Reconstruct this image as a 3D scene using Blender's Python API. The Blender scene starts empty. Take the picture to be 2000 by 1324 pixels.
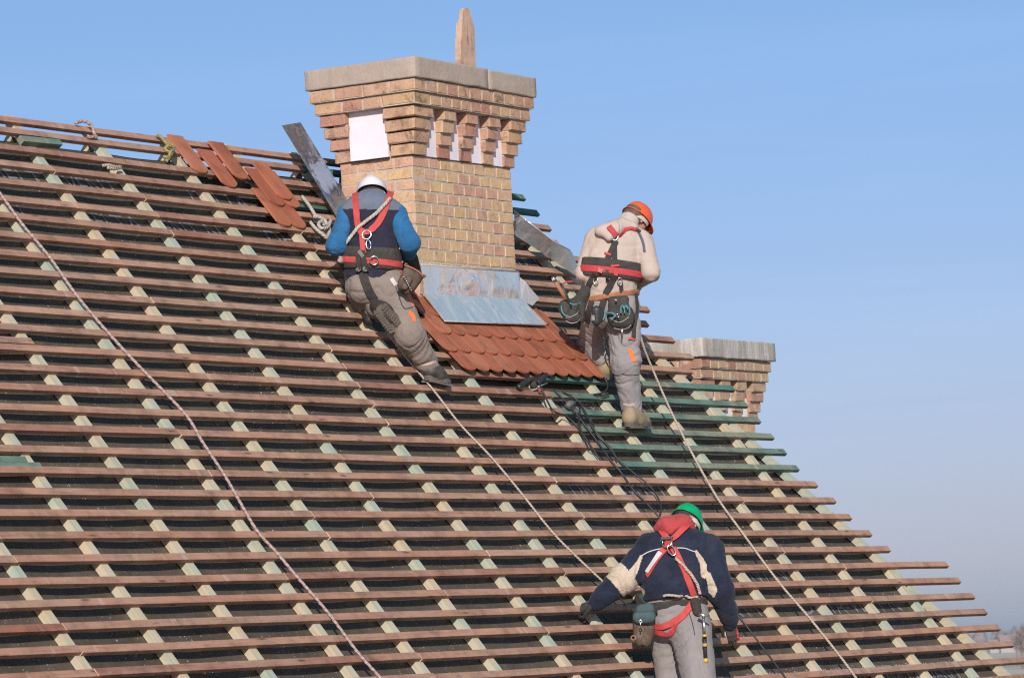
import bpy, bmesh, math, random
import numpy as np
from mathutils import Vector, Matrix, noise
from mathutils.bvhtree import BVHTree

random.seed(7)
rng = np.random.default_rng(7)
scene = bpy.context.scene
COL = scene.collection
RAD = math.radians

# ------------------------------------------------------------------ camera, sky, sun
HZ = 13.0                                   # ridge height above the ground
YAW, PITCH, ROLL = RAD(59.19742), RAD(4.32292), RAD(-3.08279)
FPX = 8316.81                               # focal length in pixels of a 2000 px wide picture
CAM = np.array([-25.5125, -16.38647, -3.63956 + HZ])
fw = np.array([math.sin(YAW) * math.cos(PITCH), math.cos(YAW) * math.cos(PITCH), math.sin(PITCH)])
rt = np.cross(fw, [0, 0, 1]); rt /= np.linalg.norm(rt); up = np.cross(rt, fw)
cr, sr = math.cos(ROLL), math.sin(ROLL)
R0 = cr * rt + sr * up; R1 = -sr * rt + cr * up; R2 = fw

cam_data = bpy.data.cameras.new('camera')
cam = bpy.data.objects.new('camera', cam_data); COL.objects.link(cam)
cam.matrix_world = Matrix(((R0[0], R1[0], -R2[0], CAM[0]), (R0[1], R1[1], -R2[1], CAM[1]),
                           (R0[2], R1[2], -R2[2], CAM[2]), (0, 0, 0, 1)))
cam_data.sensor_width = 36.0
cam_data.lens = FPX / 2000 * 36
cam_data.clip_start = 0.5
cam_data.clip_end = 12000
cam_data.dof.use_dof = True
cam_data.dof.focus_distance = 28.9
cam_data.dof.aperture_fstop = 9.0
scene.camera = cam

SUN_AZ, SUN_EL = RAD(58.5), RAD(24.0)       # azimuth from -Y towards -X
to_sun = Vector((-math.sin(SUN_AZ) * math.cos(SUN_EL), -math.cos(SUN_AZ) * math.cos(SUN_EL), math.sin(SUN_EL)))
world = bpy.data.worlds.new('World'); scene.world = world; world.use_nodes = True
wn = world.node_tree.nodes; wl = world.node_tree.links
bg = wn['Background']
sky = wn.new('ShaderNodeTexSky'); sky.sky_type = 'NISHITA'; sky.sun_disc = False
sky.sun_elevation = SUN_EL
sky.sun_rotation = math.atan2(to_sun.x, to_sun.y)
sky.altitude = 200; sky.air_density = 1.0; sky.dust_density = 0.9; sky.ozone_density = 9.0
tint = wn.new('ShaderNodeMix'); tint.data_type = 'RGBA'; tint.blend_type = 'MULTIPLY'; tint.inputs[0].default_value = 1.0
tint.inputs[7].default_value = (1.52, 0.775, 0.839, 1)       # white balance of the whole sky
veil = wn.new('ShaderNodeMix'); veil.data_type = 'RGBA'; veil.blend_type = 'ADD'; veil.inputs[0].default_value = 1.0
veil.inputs[7].default_value = (0.2, 1.72, 1.92, 1)             # even thin winter haze over the whole sky
wl.new(sky.outputs[0], tint.inputs[6]); wl.new(tint.outputs[2], veil.inputs[6]); tcw = wn.new('ShaderNodeTexCoord'); mpw = wn.new('ShaderNodeMapping'); mpw.inputs['Scale'].default_value = (3.0, 3.0, 42.0); mpw.inputs['Rotation'].default_value = (0.02, 0.03, 0)
nzw = wn.new('ShaderNodeTexNoise'); nzw.inputs['Scale'].default_value = 1.3; nzw.inputs['Detail'].default_value = 5; nzw.inputs['Roughness'].default_value = 0.62; nzw.inputs['Distortion'].default_value = 0.5
rpw = wn.new('ShaderNodeValToRGB'); rpw.color_ramp.elements[0].position = 0.52; rpw.color_ramp.elements[1].position = 0.78
rpw.color_ramp.elements[0].color = (0, 0, 0, 1); rpw.color_ramp.elements[1].color = (0.3, 0.26, 0.23, 1)
cir = wn.new('ShaderNodeMix'); cir.data_type = 'RGBA'; cir.blend_type = 'ADD'; cir.inputs[0].default_value = 1.0
wl.new(tcw.outputs['Generated'], mpw.inputs[0]); wl.new(mpw.outputs[0], nzw.inputs['Vector']); wl.new(nzw.outputs['Fac'], rpw.inputs[0])
wl.new(veil.outputs[2], cir.inputs[6]); wl.new(rpw.outputs[0], cir.inputs[7]); wl.new(cir.outputs[2], bg.inputs[0])
bg.inputs[1].default_value = 0.10

sun_data = bpy.data.lights.new('sun', 'SUN'); sun_data.energy = 4.9; sun_data.angle = RAD(0.5)
sun_data.color = (1.0, 0.93, 0.85)
sun = bpy.data.objects.new('sun', sun_data); COL.objects.link(sun)
sun.rotation_euler = to_sun.to_track_quat('Z', 'Y').to_euler()
sun.location = (-30, -20, 40)

scene.view_settings.view_transform = 'Standard'
scene.view_settings.look = 'None'
scene.view_settings.exposure = 0.0
scene.view_settings.gamma = 1.0
scene.view_settings.use_curve_mapping = False
scene.cycles.max_bounces = 6
scene.cycles.use_denoising = False
scene.cycles.pixel_filter_type = 'BLACKMAN_HARRIS'
scene.cycles.filter_width = 1.2

# ------------------------------------------------------------------ helpers: geometry of the place
S = 0.1625                                  # batten gauge in metres
RP = RAD(51.44456)                          # roof pitch
DV = np.array([0, -math.cos(RP), -math.sin(RP)])   # down the slope
NV = np.array([0, -math.sin(RP), math.cos(RP)])    # roof normal
RIDGE = np.array([0, 0, HZ])
ROOF_M = Matrix(((1, 0, 0, 0), (0, -DV[1], NV[1], 0), (0, -DV[2], NV[2], HZ), (0, 0, 0, 1)))  # local x along, y up slope, z out

def roof_pt(u, v, w=0.0):                   # v in gauges down the slope
    return RIDGE + np.array([u, 0, 0]) + DV * (v * S) + NV * w

def ray(x, y):
    return (x - 1000) / FPX * R0 - (y - 662) / FPX * R1 + R2

def J(x, y, d):                             # point seen at (x, y), d metres in front of the camera
    return CAM + ray(x, y) * d

def on_plane(x, y, n, p0):
    d = ray(x, y); n = np.asarray(n, float)
    return CAM + d * (np.dot(n, np.asarray(p0) - CAM) / np.dot(n, d))

def onR(x, y, w=0.0):
    return on_plane(x, y, NV, RIDGE + NV * w)

def uv_of(P):
    q = np.asarray(P) - RIDGE
    return q[0], float(q @ DV) / S

# ------------------------------------------------------------------ helpers: objects
def link(name, mesh, mats=None, parent=None, M=None):
    o = bpy.data.objects.new(name, mesh); COL.objects.link(o)
    if mats is not None and mesh is not None:
        if not isinstance(mats, (list, tuple)): mats = [mats]
        if len(mesh.materials) == 0:
            for m in mats: mesh.materials.append(m)
    if parent is not None:
        o.parent = parent
        o.matrix_parent_inverse = Matrix.Translation(parent.location).inverted() if parent.type == 'EMPTY' else parent.matrix_basis.inverted() @ Matrix.Identity(4)
    if M is not None: o.matrix_basis = M
    return o

def thing(name, label, cat, loc=(0, 0, 0), group=None):
    o = bpy.data.objects.new(name, None); COL.objects.link(o)
    o.location = Vector(loc); o.empty_display_size = 0.1
    return tag(o, label, cat, group)

def tag(o, label, cat, group=None):
    o['label'] = label; o['category'] = cat
    if group: o['group'] = group
    return o

def mesh_from(verts, faces, name='mesh', smooth=False):
    me = bpy.data.meshes.new(name)
    me.from_pydata([tuple(map(float, v)) for v in verts], [], [tuple(map(int, f)) for f in faces])
    me.update()
    if smooth:
        me.polygons.foreach_set('use_smooth', [True] * len(me.polygons))
    return me

def mesh_np(V, Q, smooth=True):
    me = bpy.data.meshes.new('mesh')
    n, m = len(V), len(Q)
    me.vertices.add(n); me.vertices.foreach_set('co', np.asarray(V, np.float32).ravel())
    me.loops.add(4 * m); me.loops.foreach_set('vertex_index', np.asarray(Q, np.int32).ravel())
    me.polygons.add(m)
    me.polygons.foreach_set('loop_start', np.arange(0, 4 * m, 4, dtype=np.int32))
    me.update(calc_edges=True); me.validate()
    if smooth: me.polygons.foreach_set('use_smooth', np.ones(len(me.polygons), bool))
    return me

class MB:                                   # collects simple shapes into one mesh
    def __init__(s): s.v = []; s.f = []
    def add(s, V, F):
        b = len(s.v); s.v += [tuple(map(float, v)) for v in V]; s.f += [tuple(i + b for i in f) for f in F]; return s
    def box(s, c, hx, hy, hz, ax=(1, 0, 0), ay=(0, 1, 0), az=(0, 0, 1)):
        c, ax, ay, az = map(lambda a: np.asarray(a, float), (c, ax, ay, az))
        V = [c + ax * hx * i + ay * hy * j + az * hz * k for i in (-1, 1) for j in (-1, 1) for k in (-1, 1)]
        return s.add(V, [(0, 1, 3, 2), (4, 6, 7, 5), (0, 4, 5, 1), (2, 3, 7, 6), (0, 2, 6, 4), (1, 5, 7, 3)])
    def tube(s, P, r, n=8, cap=True, closed=False):
        P = np.asarray(P, float); m = len(P)
        rr = np.full(m, r) if np.isscalar(r) else np.asarray(r)
        if closed: T = np.roll(P, -1, 0) - np.roll(P, 1, 0)
        else: T = np.gradient(P, axis=0)
        T /= np.linalg.norm(T, axis=1)[:, None] + 1e-12
        ref = np.array([0.3, 0.2, 0.93]); V = []
        a = np.cross(T[0], ref); a /= np.linalg.norm(a)
        for i in range(m):
            a = a - T[i] * (a @ T[i]); a /= np.linalg.norm(a) + 1e-12
            b = np.cross(T[i], a)
            for k in range(n):
                t = 2 * math.pi * k / n
                V.append(P[i] + rr[i] * (math.cos(t) * a + math.sin(t) * b))
        F = []
        for i in range(m if closed else m - 1):
            j = (i + 1) % m
            for k in range(n):
                l = (k + 1) % n
                F.append((i * n + k, i * n + l, j * n + l, j * n + k))
        if cap and not closed:
            F.append(tuple(range(n - 1, -1, -1))); F.append(tuple((m - 1) * n + k for k in range(n)))
        return s.add(V, F)
    def mesh(s, smooth=False): return mesh_from(s.v, s.f, smooth=smooth)

def spline(P, n=8):                         # Catmull-Rom through points
    P = np.asarray(P, float); m = len(P); out = []
    for i in range(m - 1):
        p0 = P[max(i - 1, 0)]; p1 = P[i]; p2 = P[i + 1]; p3 = P[min(i + 2, m - 1)]
        for k in range(n):
            t = k / n
            out.append(0.5 * (2 * p1 + (p2 - p0) * t + (2 * p0 - 5 * p1 + 4 * p2 - p3) * t * t + (3 * p1 - p0 - 3 * p2 + p3) * t ** 3))
    out.append(P[-1]); return np.array(out)

# ------------------------------------------------------------------ helpers: materials
def new_mat(name):
    m = bpy.data.materials.new(name); m.use_nodes = True
    nt = m.node_tree; return m, nt, nt.nodes, nt.links, nt.nodes['Principled BSDF']

def ramp(N, L, src, stops, interp='LINEAR'):
    r = N.new('ShaderNodeValToRGB'); r.color_ramp.interpolation = interp
    e = r.color_ramp.elements
    while len(e) < len(stops): e.new(0.5)
    for el, (p, c) in zip(e, stops):
        el.position = p; el.color = (*c, 1) if len(c) == 3 else c
    L.new(src, r.inputs[0]); return r.outputs[0]

def mixc(N, L, f, a, b, mode='MIX'):
    m = N.new('ShaderNodeMix'); m.data_type = 'RGBA'; m.blend_type = mode
    if isinstance(f, (int, float)): m.inputs[0].default_value = f
    else: L.new(f, m.inputs[0])
    for s, i in ((a, 6), (b, 7)):
        if isinstance(s, tuple): m.inputs[i].default_value = (*s, 1) if len(s) == 3 else s
        else: L.new(s, m.inputs[i])
    return m.outputs[2]

def noise_tex(N, L, vec, scale, detail=4, rough=0.6, dist=0.0):
    n = N.new('ShaderNodeTexNoise'); n.inputs['Scale'].default_value = scale
    n.inputs['Detail'].default_value = detail; n.inputs['Roughness'].default_value = rough
    n.inputs['Distortion'].default_value = dist
    if vec is not None: L.new(vec, n.inputs['Vector'])
    return n.outputs['Fac']

def coords(N, L, scale=(1, 1, 1), rand=True):
    tc = N.new('ShaderNodeTexCoord'); mp = N.new('ShaderNodeMapping'); mp.inputs['Scale'].default_value = scale
    L.new(tc.outputs['Object'], mp.inputs[0])
    oi = N.new('ShaderNodeObjectInfo')
    if rand:
        mul = N.new('ShaderNodeVectorMath'); mul.operation = 'SCALE'
        cmb = N.new('ShaderNodeCombineXYZ')
        for i in range(3): L.new(oi.outputs['Random'], cmb.inputs[i])
        L.new(cmb.outputs[0], mul.inputs[0]); mul.inputs['Scale'].default_value = 37.7
        L.new(mul.outputs[0], mp.inputs['Location'])
    return mp.outputs[0], oi.outputs['Random']

def bump(N, L, P, src, strength=0.3, dist=0.01):
    b = N.new('ShaderNodeBump'); b.inputs['Strength'].default_value = strength; b.inputs['Distance'].default_value = dist
    L.new(src, b.inputs['Height']); L.new(b.outputs[0], P.inputs['Normal'])

def math_node(N, L, op, a, b=None, clamp=False):
    m = N.new('ShaderNodeMath'); m.operation = op; m.use_clamp = clamp
    for i, s in enumerate((a, b)):
        if s is None: continue
        if isinstance(s, (int, float)): m.inputs[i].default_value = s
        else: L.new(s, m.inputs[i])
    return m.outputs[0]

def wood(name, stops_base, grain=0.35, rough=0.8, knots=True, axis=0, other=None):
    """sawn timber, grain along the local axis; stops_base = tones that differ from piece to piece"""
    m, nt, N, L, P = new_mat(name)
    sc = [26, 26, 26]; sc[axis] = 1.2
    v, rnd = coords(N, L, tuple(sc))
    sc2 = [3, 3, 3]; sc2[axis] = 0.55
    v2, _ = coords(N, L, tuple(sc2))
    base = ramp(N, L, rnd, stops_base)
    if other is not None:                     # long patches of another tone
        pt = ramp(N, L, noise_tex(N, L, v2, 1.5, 4, 0.6, 0.4), [(0.42, (0, 0, 0)), (0.62, (1, 1, 1))])
        base = mixc(N, L, math_node(N, L, 'MULTIPLY', pt, 0.75), base, other)
    g = noise_tex(N, L, v, 1.6, 6, 0.92, 0.35)
    gc = ramp(N, L, g, [(0.30, (0.50, 0.45, 0.42)), (0.47, (0.95, 0.95, 0.95)), (0.72, (1.22, 1.20, 1.18))])
    c = mixc(N, L, min(1, grain * 2), base, gc, 'MULTIPLY')
    v3, _ = coords(N, L, (1, 1, 1))
    big = noise_tex(N, L, v3, 5.5, 4, 0.7)
    bc = ramp(N, L, big, [(0.32, (0.66, 0.64, 0.64)), (0.52, (1, 1, 1)), (0.72, (1.20, 1.16, 1.10))])
    c = mixc(N, L, 0.9, c, bc, 'MULTIPLY')
    if knots:
        vo = N.new('ShaderNodeTexVoronoi'); vo.inputs['Scale'].default_value = 2.6
        sk = [5.0, 5.0, 5.0]; sk[axis] = 1.0
        vk, _ = coords(N, L, tuple(sk)); L.new(vk, vo.inputs['Vector'])
        kf = ramp(N, L, vo.outputs['Distance'], [(0.05, (1, 1, 1)), (0.14, (0, 0, 0))])
        c = mixc(N, L, math_node(N, L, 'MULTIPLY', kf, 0.75), c, (0.07, 0.035, 0.02))
        # planer and saw marks across the grain
        wv = N.new('ShaderNodeTexNoise'); wv.inputs['Scale'].default_value = 1.0
        sm = [2.0, 2.0, 2.0]; sm[axis] = 9.0
        vm, _ = coords(N, L, tuple(sm)); L.new(vm, wv.inputs['Vector']); wv.inputs['Detail'].default_value = 5
        mk = ramp(N, L, wv.outputs['Fac'], [(0.64, (0, 0, 0)), (0.70, (1, 1, 1))])
        c = mixc(N, L, math_node(N, L, 'MULTIPLY', mk, 0.35), c, (0.55, 0.40, 0.32))
    L.new(c, P.inputs['Base Color'])
    P.inputs['Roughness'].default_value = rough
    P.inputs['Specular IOR Level'].default_value = 0.25
    bump(N, L, P, g, 0.35, 0.005)
    return m

def simple(name, col, rough=0.7, var=0.25, scale=12, bumps=0.0, bscale=60, metallic=0.0, dirt=None, spec=None):
    m, nt, N, L, P = new_mat(name)
    v, rnd = coords(N, L)
    n = noise_tex(N, L, v, scale, 5, 0.65)
    c = ramp(N, L, n, [(0.28, tuple(x * (1 - var) for x in col)), (0.72, tuple(min(1, x * (1 + var)) for x in col))])
    if dirt:
        d = noise_tex(N, L, v, scale * 0.35, 6, 0.7, 0.6)
        df = ramp(N, L, d, [(0.52, (0, 0, 0)), (0.70, (1, 1, 1))])
        df2 = math_node(N, L, 'MULTIPLY', df, 0.6)
        c = mixc(N, L, df2, c, dirt)
    L.new(c, P.inputs['Base Color']); P.inputs['Roughness'].default_value = rough
    P.inputs['Metallic'].default_value = metallic
    if spec is not None: P.inputs['Specular IOR Level'].default_value = spec
    if bumps:
        b = noise_tex(N, L, v, bscale, 4, 0.6); bump(N, L, P, b, bumps, 0.006)
    return m

def cloth(name, col, var=0.18, dirt=(0.30, 0.26, 0.21), dirt_amt=0.25, fold=0.5):
    m, nt, N, L, P = new_mat(name)
    v, rnd = coords(N, L)
    n = noise_tex(N, L, v, 7, 5, 0.65)
    c = ramp(N, L, n, [(0.3, tuple(x * (1 - var) for x in col)), (0.7, tuple(min(1, x * (1 + var)) for x in col))])
    d = noise_tex(N, L, v, 3.1, 6, 0.72, 0.8)
    df = ramp(N, L, d, [(0.50, (0, 0, 0)), (0.68, (1, 1, 1))])
    c = mixc(N, L, math_node(N, L, 'MULTIPLY', df, dirt_amt), c, dirt)
    L.new(c, P.inputs['Base Color']); P.inputs['Roughness'].default_value = 0.9
    P.inputs['Specular IOR Level'].default_value = 0.15
    P.inputs['Sheen Weight'].default_value = 0.08
    f1 = noise_tex(N, L, v, 12, 3, 0.5, 1.4)
    w = noise_tex(N, L, v, 190, 2, 0.5)
    h = math_node(N, L, 'ADD', f1, math_node(N, L, 'MULTIPLY', w, 0.06))
    bump(N, L, P, h, fold, 0.02)
    return m

M = {}
M['batten'] = wood('batten_wood', [(0, (0.350, 0.167, 0.110)), (0.18, (0.410, 0.226, 0.155)), (0.36, (0.367, 0.180, 0.118)), (0.54, (0.350, 0.213, 0.151)), (0.72, (0.280, 0.117, 0.078)), (0.86, (0.385, 0.205, 0.139)), (1, (0.428, 0.251, 0.175))], 0.42, other=(0.367, 0.230, 0.163))
M['fresh_cut'] = simple('fresh_cut_wood', (0.52, 0.37, 0.27), 0.85, 0.3, 60)
M['green'] = wood('green_treated_wood', [(0, (0.115, 0.19, 0.145)), (0.5, (0.075, 0.18, 0.15)), (1, (0.16, 0.22, 0.165))], grain=0.4, other=(0.25, 0.24, 0.17))
M['dark_green'] = wood('dark_green_wood', [(0, (0.05, 0.13, 0.11)), (1, (0.08, 0.17, 0.13))], grain=0.4)

def counter_mat():
    m, nt, N, L, P = new_mat('counter_batten_wood')
    v, rnd = coords(N, L, (26, 1.2, 26)); v2, _ = coords(N, L)
    patch = noise_tex(N, L, v2, 3.0, 3, 0.6)
    c = ramp(N, L, patch, [(0.34, (0.50, 0.405, 0.275)), (0.50, (0.47, 0.425, 0.31)), (0.62, (0.35, 0.41, 0.325))])
    g = noise_tex(N, L, v, 1.5, 5, 0.6)
    gc = ramp(N, L, g, [(0.3, (0.74, 0.70, 0.62)), (0.55, (1, 1, 1))])
    c = mixc(N, L, 0.7, c, gc, 'MULTIPLY')
    L.new(c, P.inputs['Base Color']); P.inputs['Roughness'].default_value = 0.75
    bump(N, L, P, g, 0.2, 0.003); return m
M['counter'] = counter_mat()

def membrane_mat():
    m, nt, N, L, P = new_mat('black_membrane')
    v, _ = coords(N, L, rand=False)
    n = noise_tex(N, L, v, 3.5, 5, 0.7)
    c = ramp(N, L, n, [(0.3, (0.062, 0.049, 0.037)), (0.7, (0.105, 0.083, 0.062))])
    f = None                                  # sawdust and chips
    for sc, rad, keep in ((24, 0.20, 0.84), (48, 0.24, 0.74)):
        vo = N.new('ShaderNodeTexVoronoi'); vo.inputs['Scale'].default_value = sc; L.new(v, vo.inputs['Vector'])
        sp = ramp(N, L, vo.outputs['Distance'], [(rad * .7, (1, 1, 1)), (rad, (0, 0, 0))])
        sepc = N.new('ShaderNodeSeparateColor'); L.new(vo.outputs['Color'], sepc.inputs[0])
        some = math_node(N, L, 'GREATER_THAN', sepc.outputs[0], keep)
        q = math_node(N, L, 'MULTIPLY', sp, some)
        f = q if f is None else math_node(N, L, 'MAXIMUM', f, q)
    cl = ramp(N, L, noise_tex(N, L, v, 1.1, 3, 0.7), [(0.44, (0.1, 0.1, 0.1)), (0.62, (1, 1, 1))])
    c = mixc(N, L, math_node(N, L, 'MULTIPLY', f, cl), c, (0.50, 0.41, 0.30))
    L.new(c, P.inputs['Base Color']); P.inputs['Roughness'].default_value = 0.62
    P.inputs['Specular IOR Level'].default_value = 0.25
    wv = noise_tex(N, L, v, 7, 3, 0.5, 0.6); bump(N, L, P, wv, 0.7, 0.03)
    return m
M['membrane'] = membrane_mat()
M['print'] = simple('printed_letters', (0.46, 0.46, 0.49), 0.7, 0.3, 30)
M['print_dim'] = simple('large_printed_letters', (0.19, 0.19, 0.205), 0.7, 0.4, 25)

def brick_mat(name, stops, stain=0.35, pale=0.1):
    m, nt, N, L, P = new_mat(name)
    tc = N.new('ShaderNodeTexCoord'); oi = N.new('ShaderNodeObjectInfo')
    geo = N.new('ShaderNodeNewGeometry')
    base = ramp(N, L, oi.outputs['Random'], stops)
    n1 = noise_tex(N, L, geo.outputs['Position'], 9, 5, 0.7, 0.8)
    c1 = ramp(N, L, n1, [(0.3, (0.78, 0.66, 0.62)), (0.5, (1, 1, 1)), (0.68, (1.16, 1.12, 1.0))])
    c = mixc(N, L, 0.85, base, c1, 'MULTIPLY')
    n2 = noise_tex(N, L, geo.outputs['Position'], 55, 4, 0.7)
    c2 = ramp(N, L, n2, [(0.32, (0.55, 0.5, 0.47)), (0.46, (1, 1, 1))])
    c = mixc(N, L, 0.6, c, c2, 'MULTIPLY')
    n3 = noise_tex(N, L, geo.outputs['Position'], 4.5, 5, 0.75, 1.0)
    soot = ramp(N, L, n3, [(0.54, (0, 0, 0)), (0.72, (1, 1, 1))])
    c = mixc(N, L, math_node(N, L, 'MULTIPLY', soot, stain), c, (0.07, 0.05, 0.04))
    n4 = noise_tex(N, L, geo.outputs['Position'], 6.3, 5, 0.7, 0.4)
    pl = ramp(N, L, n4, [(0.58, (0, 0, 0)), (0.72, (1, 1, 1))])
    c = mixc(N, L, math_node(N, L, 'MULTIPLY', pl, pale), c, (0.62, 0.56, 0.52))
    L.new(c, P.inputs['Base Color']); P.inputs['Roughness'].default_value = 0.92
    P.inputs['Specular IOR Level'].default_value = 0.2
    bump(N, L, P, n2, 0.5, 0.006); return m
YB = [(0.0, (0.544, 0.373, 0.206)), (0.25, (0.544, 0.385, 0.223)), (0.45, (0.529, 0.357, 0.223)), (0.62, (0.521, 0.340, 0.231)), (0.82, (0.509, 0.321, 0.227)), (0.95, (0.489, 0.293, 0.211)), (1.0, (0.457, 0.257, 0.185))]
M['brick'] = brick_mat('yellow_brick', YB, 0.38, 0.2)
M['brick_top'] = brick_mat('weathered_brick', [(0.0, (0.469, 0.314, 0.179)), (0.35, (0.454, 0.298, 0.192)), (0.6, (0.438, 0.278, 0.192)), (0.84, (0.414, 0.251, 0.179)), (0.95, (0.398, 0.223, 0.162)), (1, (0.374, 0.187, 0.137))], 0.92, 0.35)
M['brick_pale'] = brick_mat('bleached_brick', [(0.0, (0.424, 0.323, 0.215)), (0.5, (0.406, 0.288, 0.198)), (0.8, (0.376, 0.234, 0.168)), (1, (0.353, 0.193, 0.133))], 0.35, 0.75)
M['mortar'] = simple('mortar', (0.43, 0.37, 0.305), 0.95, 0.2, 30, 0.6, 90)
M['panel'] = simple('white_board', (0.68, 0.63, 0.66), 0.75, 0.07, 5, 0.3, 24)

def concrete_mat(name, col, stain_col, amt, white=0.0):
    m, nt, N, L, P = new_mat(name)
    geo = N.new('ShaderNodeNewGeometry')
    n = noise_tex(N, L, geo.outputs['Position'], 6, 6, 0.7)
    c = ramp(N, L, n, [(0.3, tuple(x * 0.86 for x in col)), (0.7, tuple(x * 1.1 for x in col))])
    mp = N.new('ShaderNodeMapping'); mp.inputs['Scale'].default_value = (14, 14, 1.5); L.new(geo.outputs['Position'], mp.inputs[0])
    st = noise_tex(N, L, mp.outputs[0], 1.6, 4, 0.6)
    sf = ramp(N, L, st, [(0.5, (0, 0, 0)), (0.72, (1, 1, 1))])
    c = mixc(N, L, math_node(N, L, 'MULTIPLY', sf, amt), c, stain_col)
    if white:
        wf = ramp(N, L, noise_tex(N, L, mp.outputs[0], 0.9, 5, 0.7), [(0.44, (0, 0, 0)), (0.62, (1, 1, 1))])
        c = mixc(N, L, math_node(N, L, 'MULTIPLY', wf, white), c, (0.74, 0.70, 0.68))
    L.new(c, P.inputs['Base Color']); P.inputs['Roughness'].default_value = 0.93
    P.inputs['Specular IOR Level'].default_value = 0.2
    b = noise_tex(N, L, geo.outputs['Position'], 34, 6, 0.7); bump(N, L, P, b, 0.45, 0.012); return m
M['concrete'] = concrete_mat('concrete_cap', (0.375, 0.305, 0.25), (0.27, 0.22, 0.18), 0.35) if True else concrete_mat('concrete_cap', (0.328, 0.283, 0.238), (0.246, 0.213, 0.180), 0.3)
M['concrete_old'] = concrete_mat('old_concrete_cap', (0.33, 0.30, 0.265), (0.19, 0.17, 0.14), 0.6, 0.4)

def tile_mat():
    m, nt, N, L, P = new_mat('clay_tile')
    v, rnd = coords(N, L)
    base = ramp(N, L, rnd, [(0, (0.30, 0.092, 0.050)), (0.3, (0.37, 0.122, 0.064)), (0.6, (0.34, 0.105, 0.055)), (0.8, (0.40, 0.145, 0.08)), (1, (0.31, 0.11, 0.065))])
    vs, _ = coords(N, L, (16, 2.0, 16))
    n = noise_tex(N, L, vs, 1.4, 4, 0.6)
    c = mixc(N, L, 0.55, base, ramp(N, L, n, [(0.34, (0.72, 0.70, 0.68)), (0.6, (1.1, 1.1, 1.1))]), 'MULTIPLY')
    n2 = noise_tex(N, L, v, 5, 4, 0.6)
    c = mixc(N, L, ramp(N, L, n2, [(0.48, (0, 0, 0)), (0.70, (0.75, 0.75, 0.75))]), c, (0.16, 0.06, 0.03))
    n3 = noise_tex(N, L, vs, 2.6, 5, 0.7)
    c = mixc(N, L, ramp(N, L, n3, [(0.66, (0, 0, 0)), (0.74, (0.6, 0.6, 0.6))]), c, (0.60, 0.34, 0.25))
    L.new(c, P.inputs['Base Color']); P.inputs['Roughness'].default_value = 0.72
    P.inputs['Specular IOR Level'].default_value = 0.3
    bump(N, L, P, n, 0.15, 0.004); return m
M['tile'] = tile_mat()

def zinc_mat(name, col, rough, streak, lo=0.44, met=0.66):
    m, nt, N, L, P = new_mat(name)
    v, _ = coords(N, L, (1, 1, 1))
    uvn = N.new('ShaderNodeUVMap'); mp = N.new('ShaderNodeMapping'); mp.inputs['Scale'].default_value = (1.0, 0.28, 1.0); mp.inputs['Rotation'].default_value = (0, 0, 0.25); L.new(uvn.outputs[0], mp.inputs[0])
    mp2 = N.new('ShaderNodeMapping'); mp2.inputs['Scale'].default_value = (1.0, 0.12, 1.0); mp2.inputs['Rotation'].default_value = (0, 0, 0.1); L.new(uvn.outputs[0], mp2.inputs[0])
    n = noise_tex(N, L, mp.outputs[0], 7, 5, 0.65, 0.6)
    st = ramp(N, L, n, [(lo, (0, 0, 0)), (lo + .13, (1, 1, 1))])
    nf = noise_tex(N, L, mp2.outputs[0], 45, 6, 0.75, 0.5)
    stf = ramp(N, L, nf, [(0.40, (0.15, 0.15, 0.15)), (0.62, (1, 1, 1))])
    f = math_node(N, L, 'MULTIPLY', math_node(N, L, 'MULTIPLY', st, stf), streak * 0.75)
    c = mixc(N, L, f, col, (0.60, 0.60, 0.61))
    L.new(c, P.inputs['Base Color']); L.new(math_node(N, L, 'SUBTRACT', met, math_node(N, L, 'MULTIPLY', f, 0.4)), P.inputs['Metallic'])
    rr = mixc(N, L, f, (rough,) * 3, (0.5,) * 3)
    L.new(rr, P.inputs['Roughness'])
    w = noise_tex(N, L, v, 5.0, 2, 0.5, 0.8); bump(N, L, P, w, 0.55, 0.05)
    return m
M['zinc'] = zinc_mat('galvanised_sheet', (0.84, 0.81, 0.78), 0.17, 0.85, 0.45, 0.70)  # pale oxide streaks, also painted in for patchy bright reflections
M['zinc_dull'] = zinc_mat('dull_galvanised_sheet', (0.50, 0.51, 0.53), 0.24, 0.5, 0.46, 0.8)
M['zinc_dark'] = zinc_mat('smeared_galvanised_sheet', (0.27, 0.33, 0.42), 0.18, 0.8, 0.46, 0.92)
M['lead'] = simple('grey_flap', (0.36, 0.35, 0.36), 0.6, 0.12, 10, 0.2, 40)
M['steel'] = simple('steel', (0.62, 0.60, 0.57), 0.3, 0.15, 20, metallic=1.0)
M['black_rubber'] = simple('black_rubber', (0.022, 0.021, 0.022), 0.5, 0.3, 20)
M['black_web'] = simple('black_webbing', (0.028, 0.025, 0.022), 0.85, 0.3, 60, 0.3, 220, dirt=(0.075, 0.06, 0.05))
M['black_pad'] = simple('black_padding', (0.034, 0.030, 0.026), 0.85, 0.35, 24, 0.4, 90, dirt=(0.09, 0.075, 0.06))
M['red_web'] = simple('red_webbing', (0.44, 0.048, 0.043), 0.7, 0.18, 40, 0.3, 260, dirt=(0.36, 0.06, 0.05))
M['red_web_dark'] = simple('dull_red_webbing', (0.42, 0.04, 0.045), 0.75, 0.2, 40, 0.3, 260)
M['plank'] = wood('weathered_plank', [(0, (0.47, 0.33, 0.24)), (1, (0.47, 0.33, 0.24))])

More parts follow.
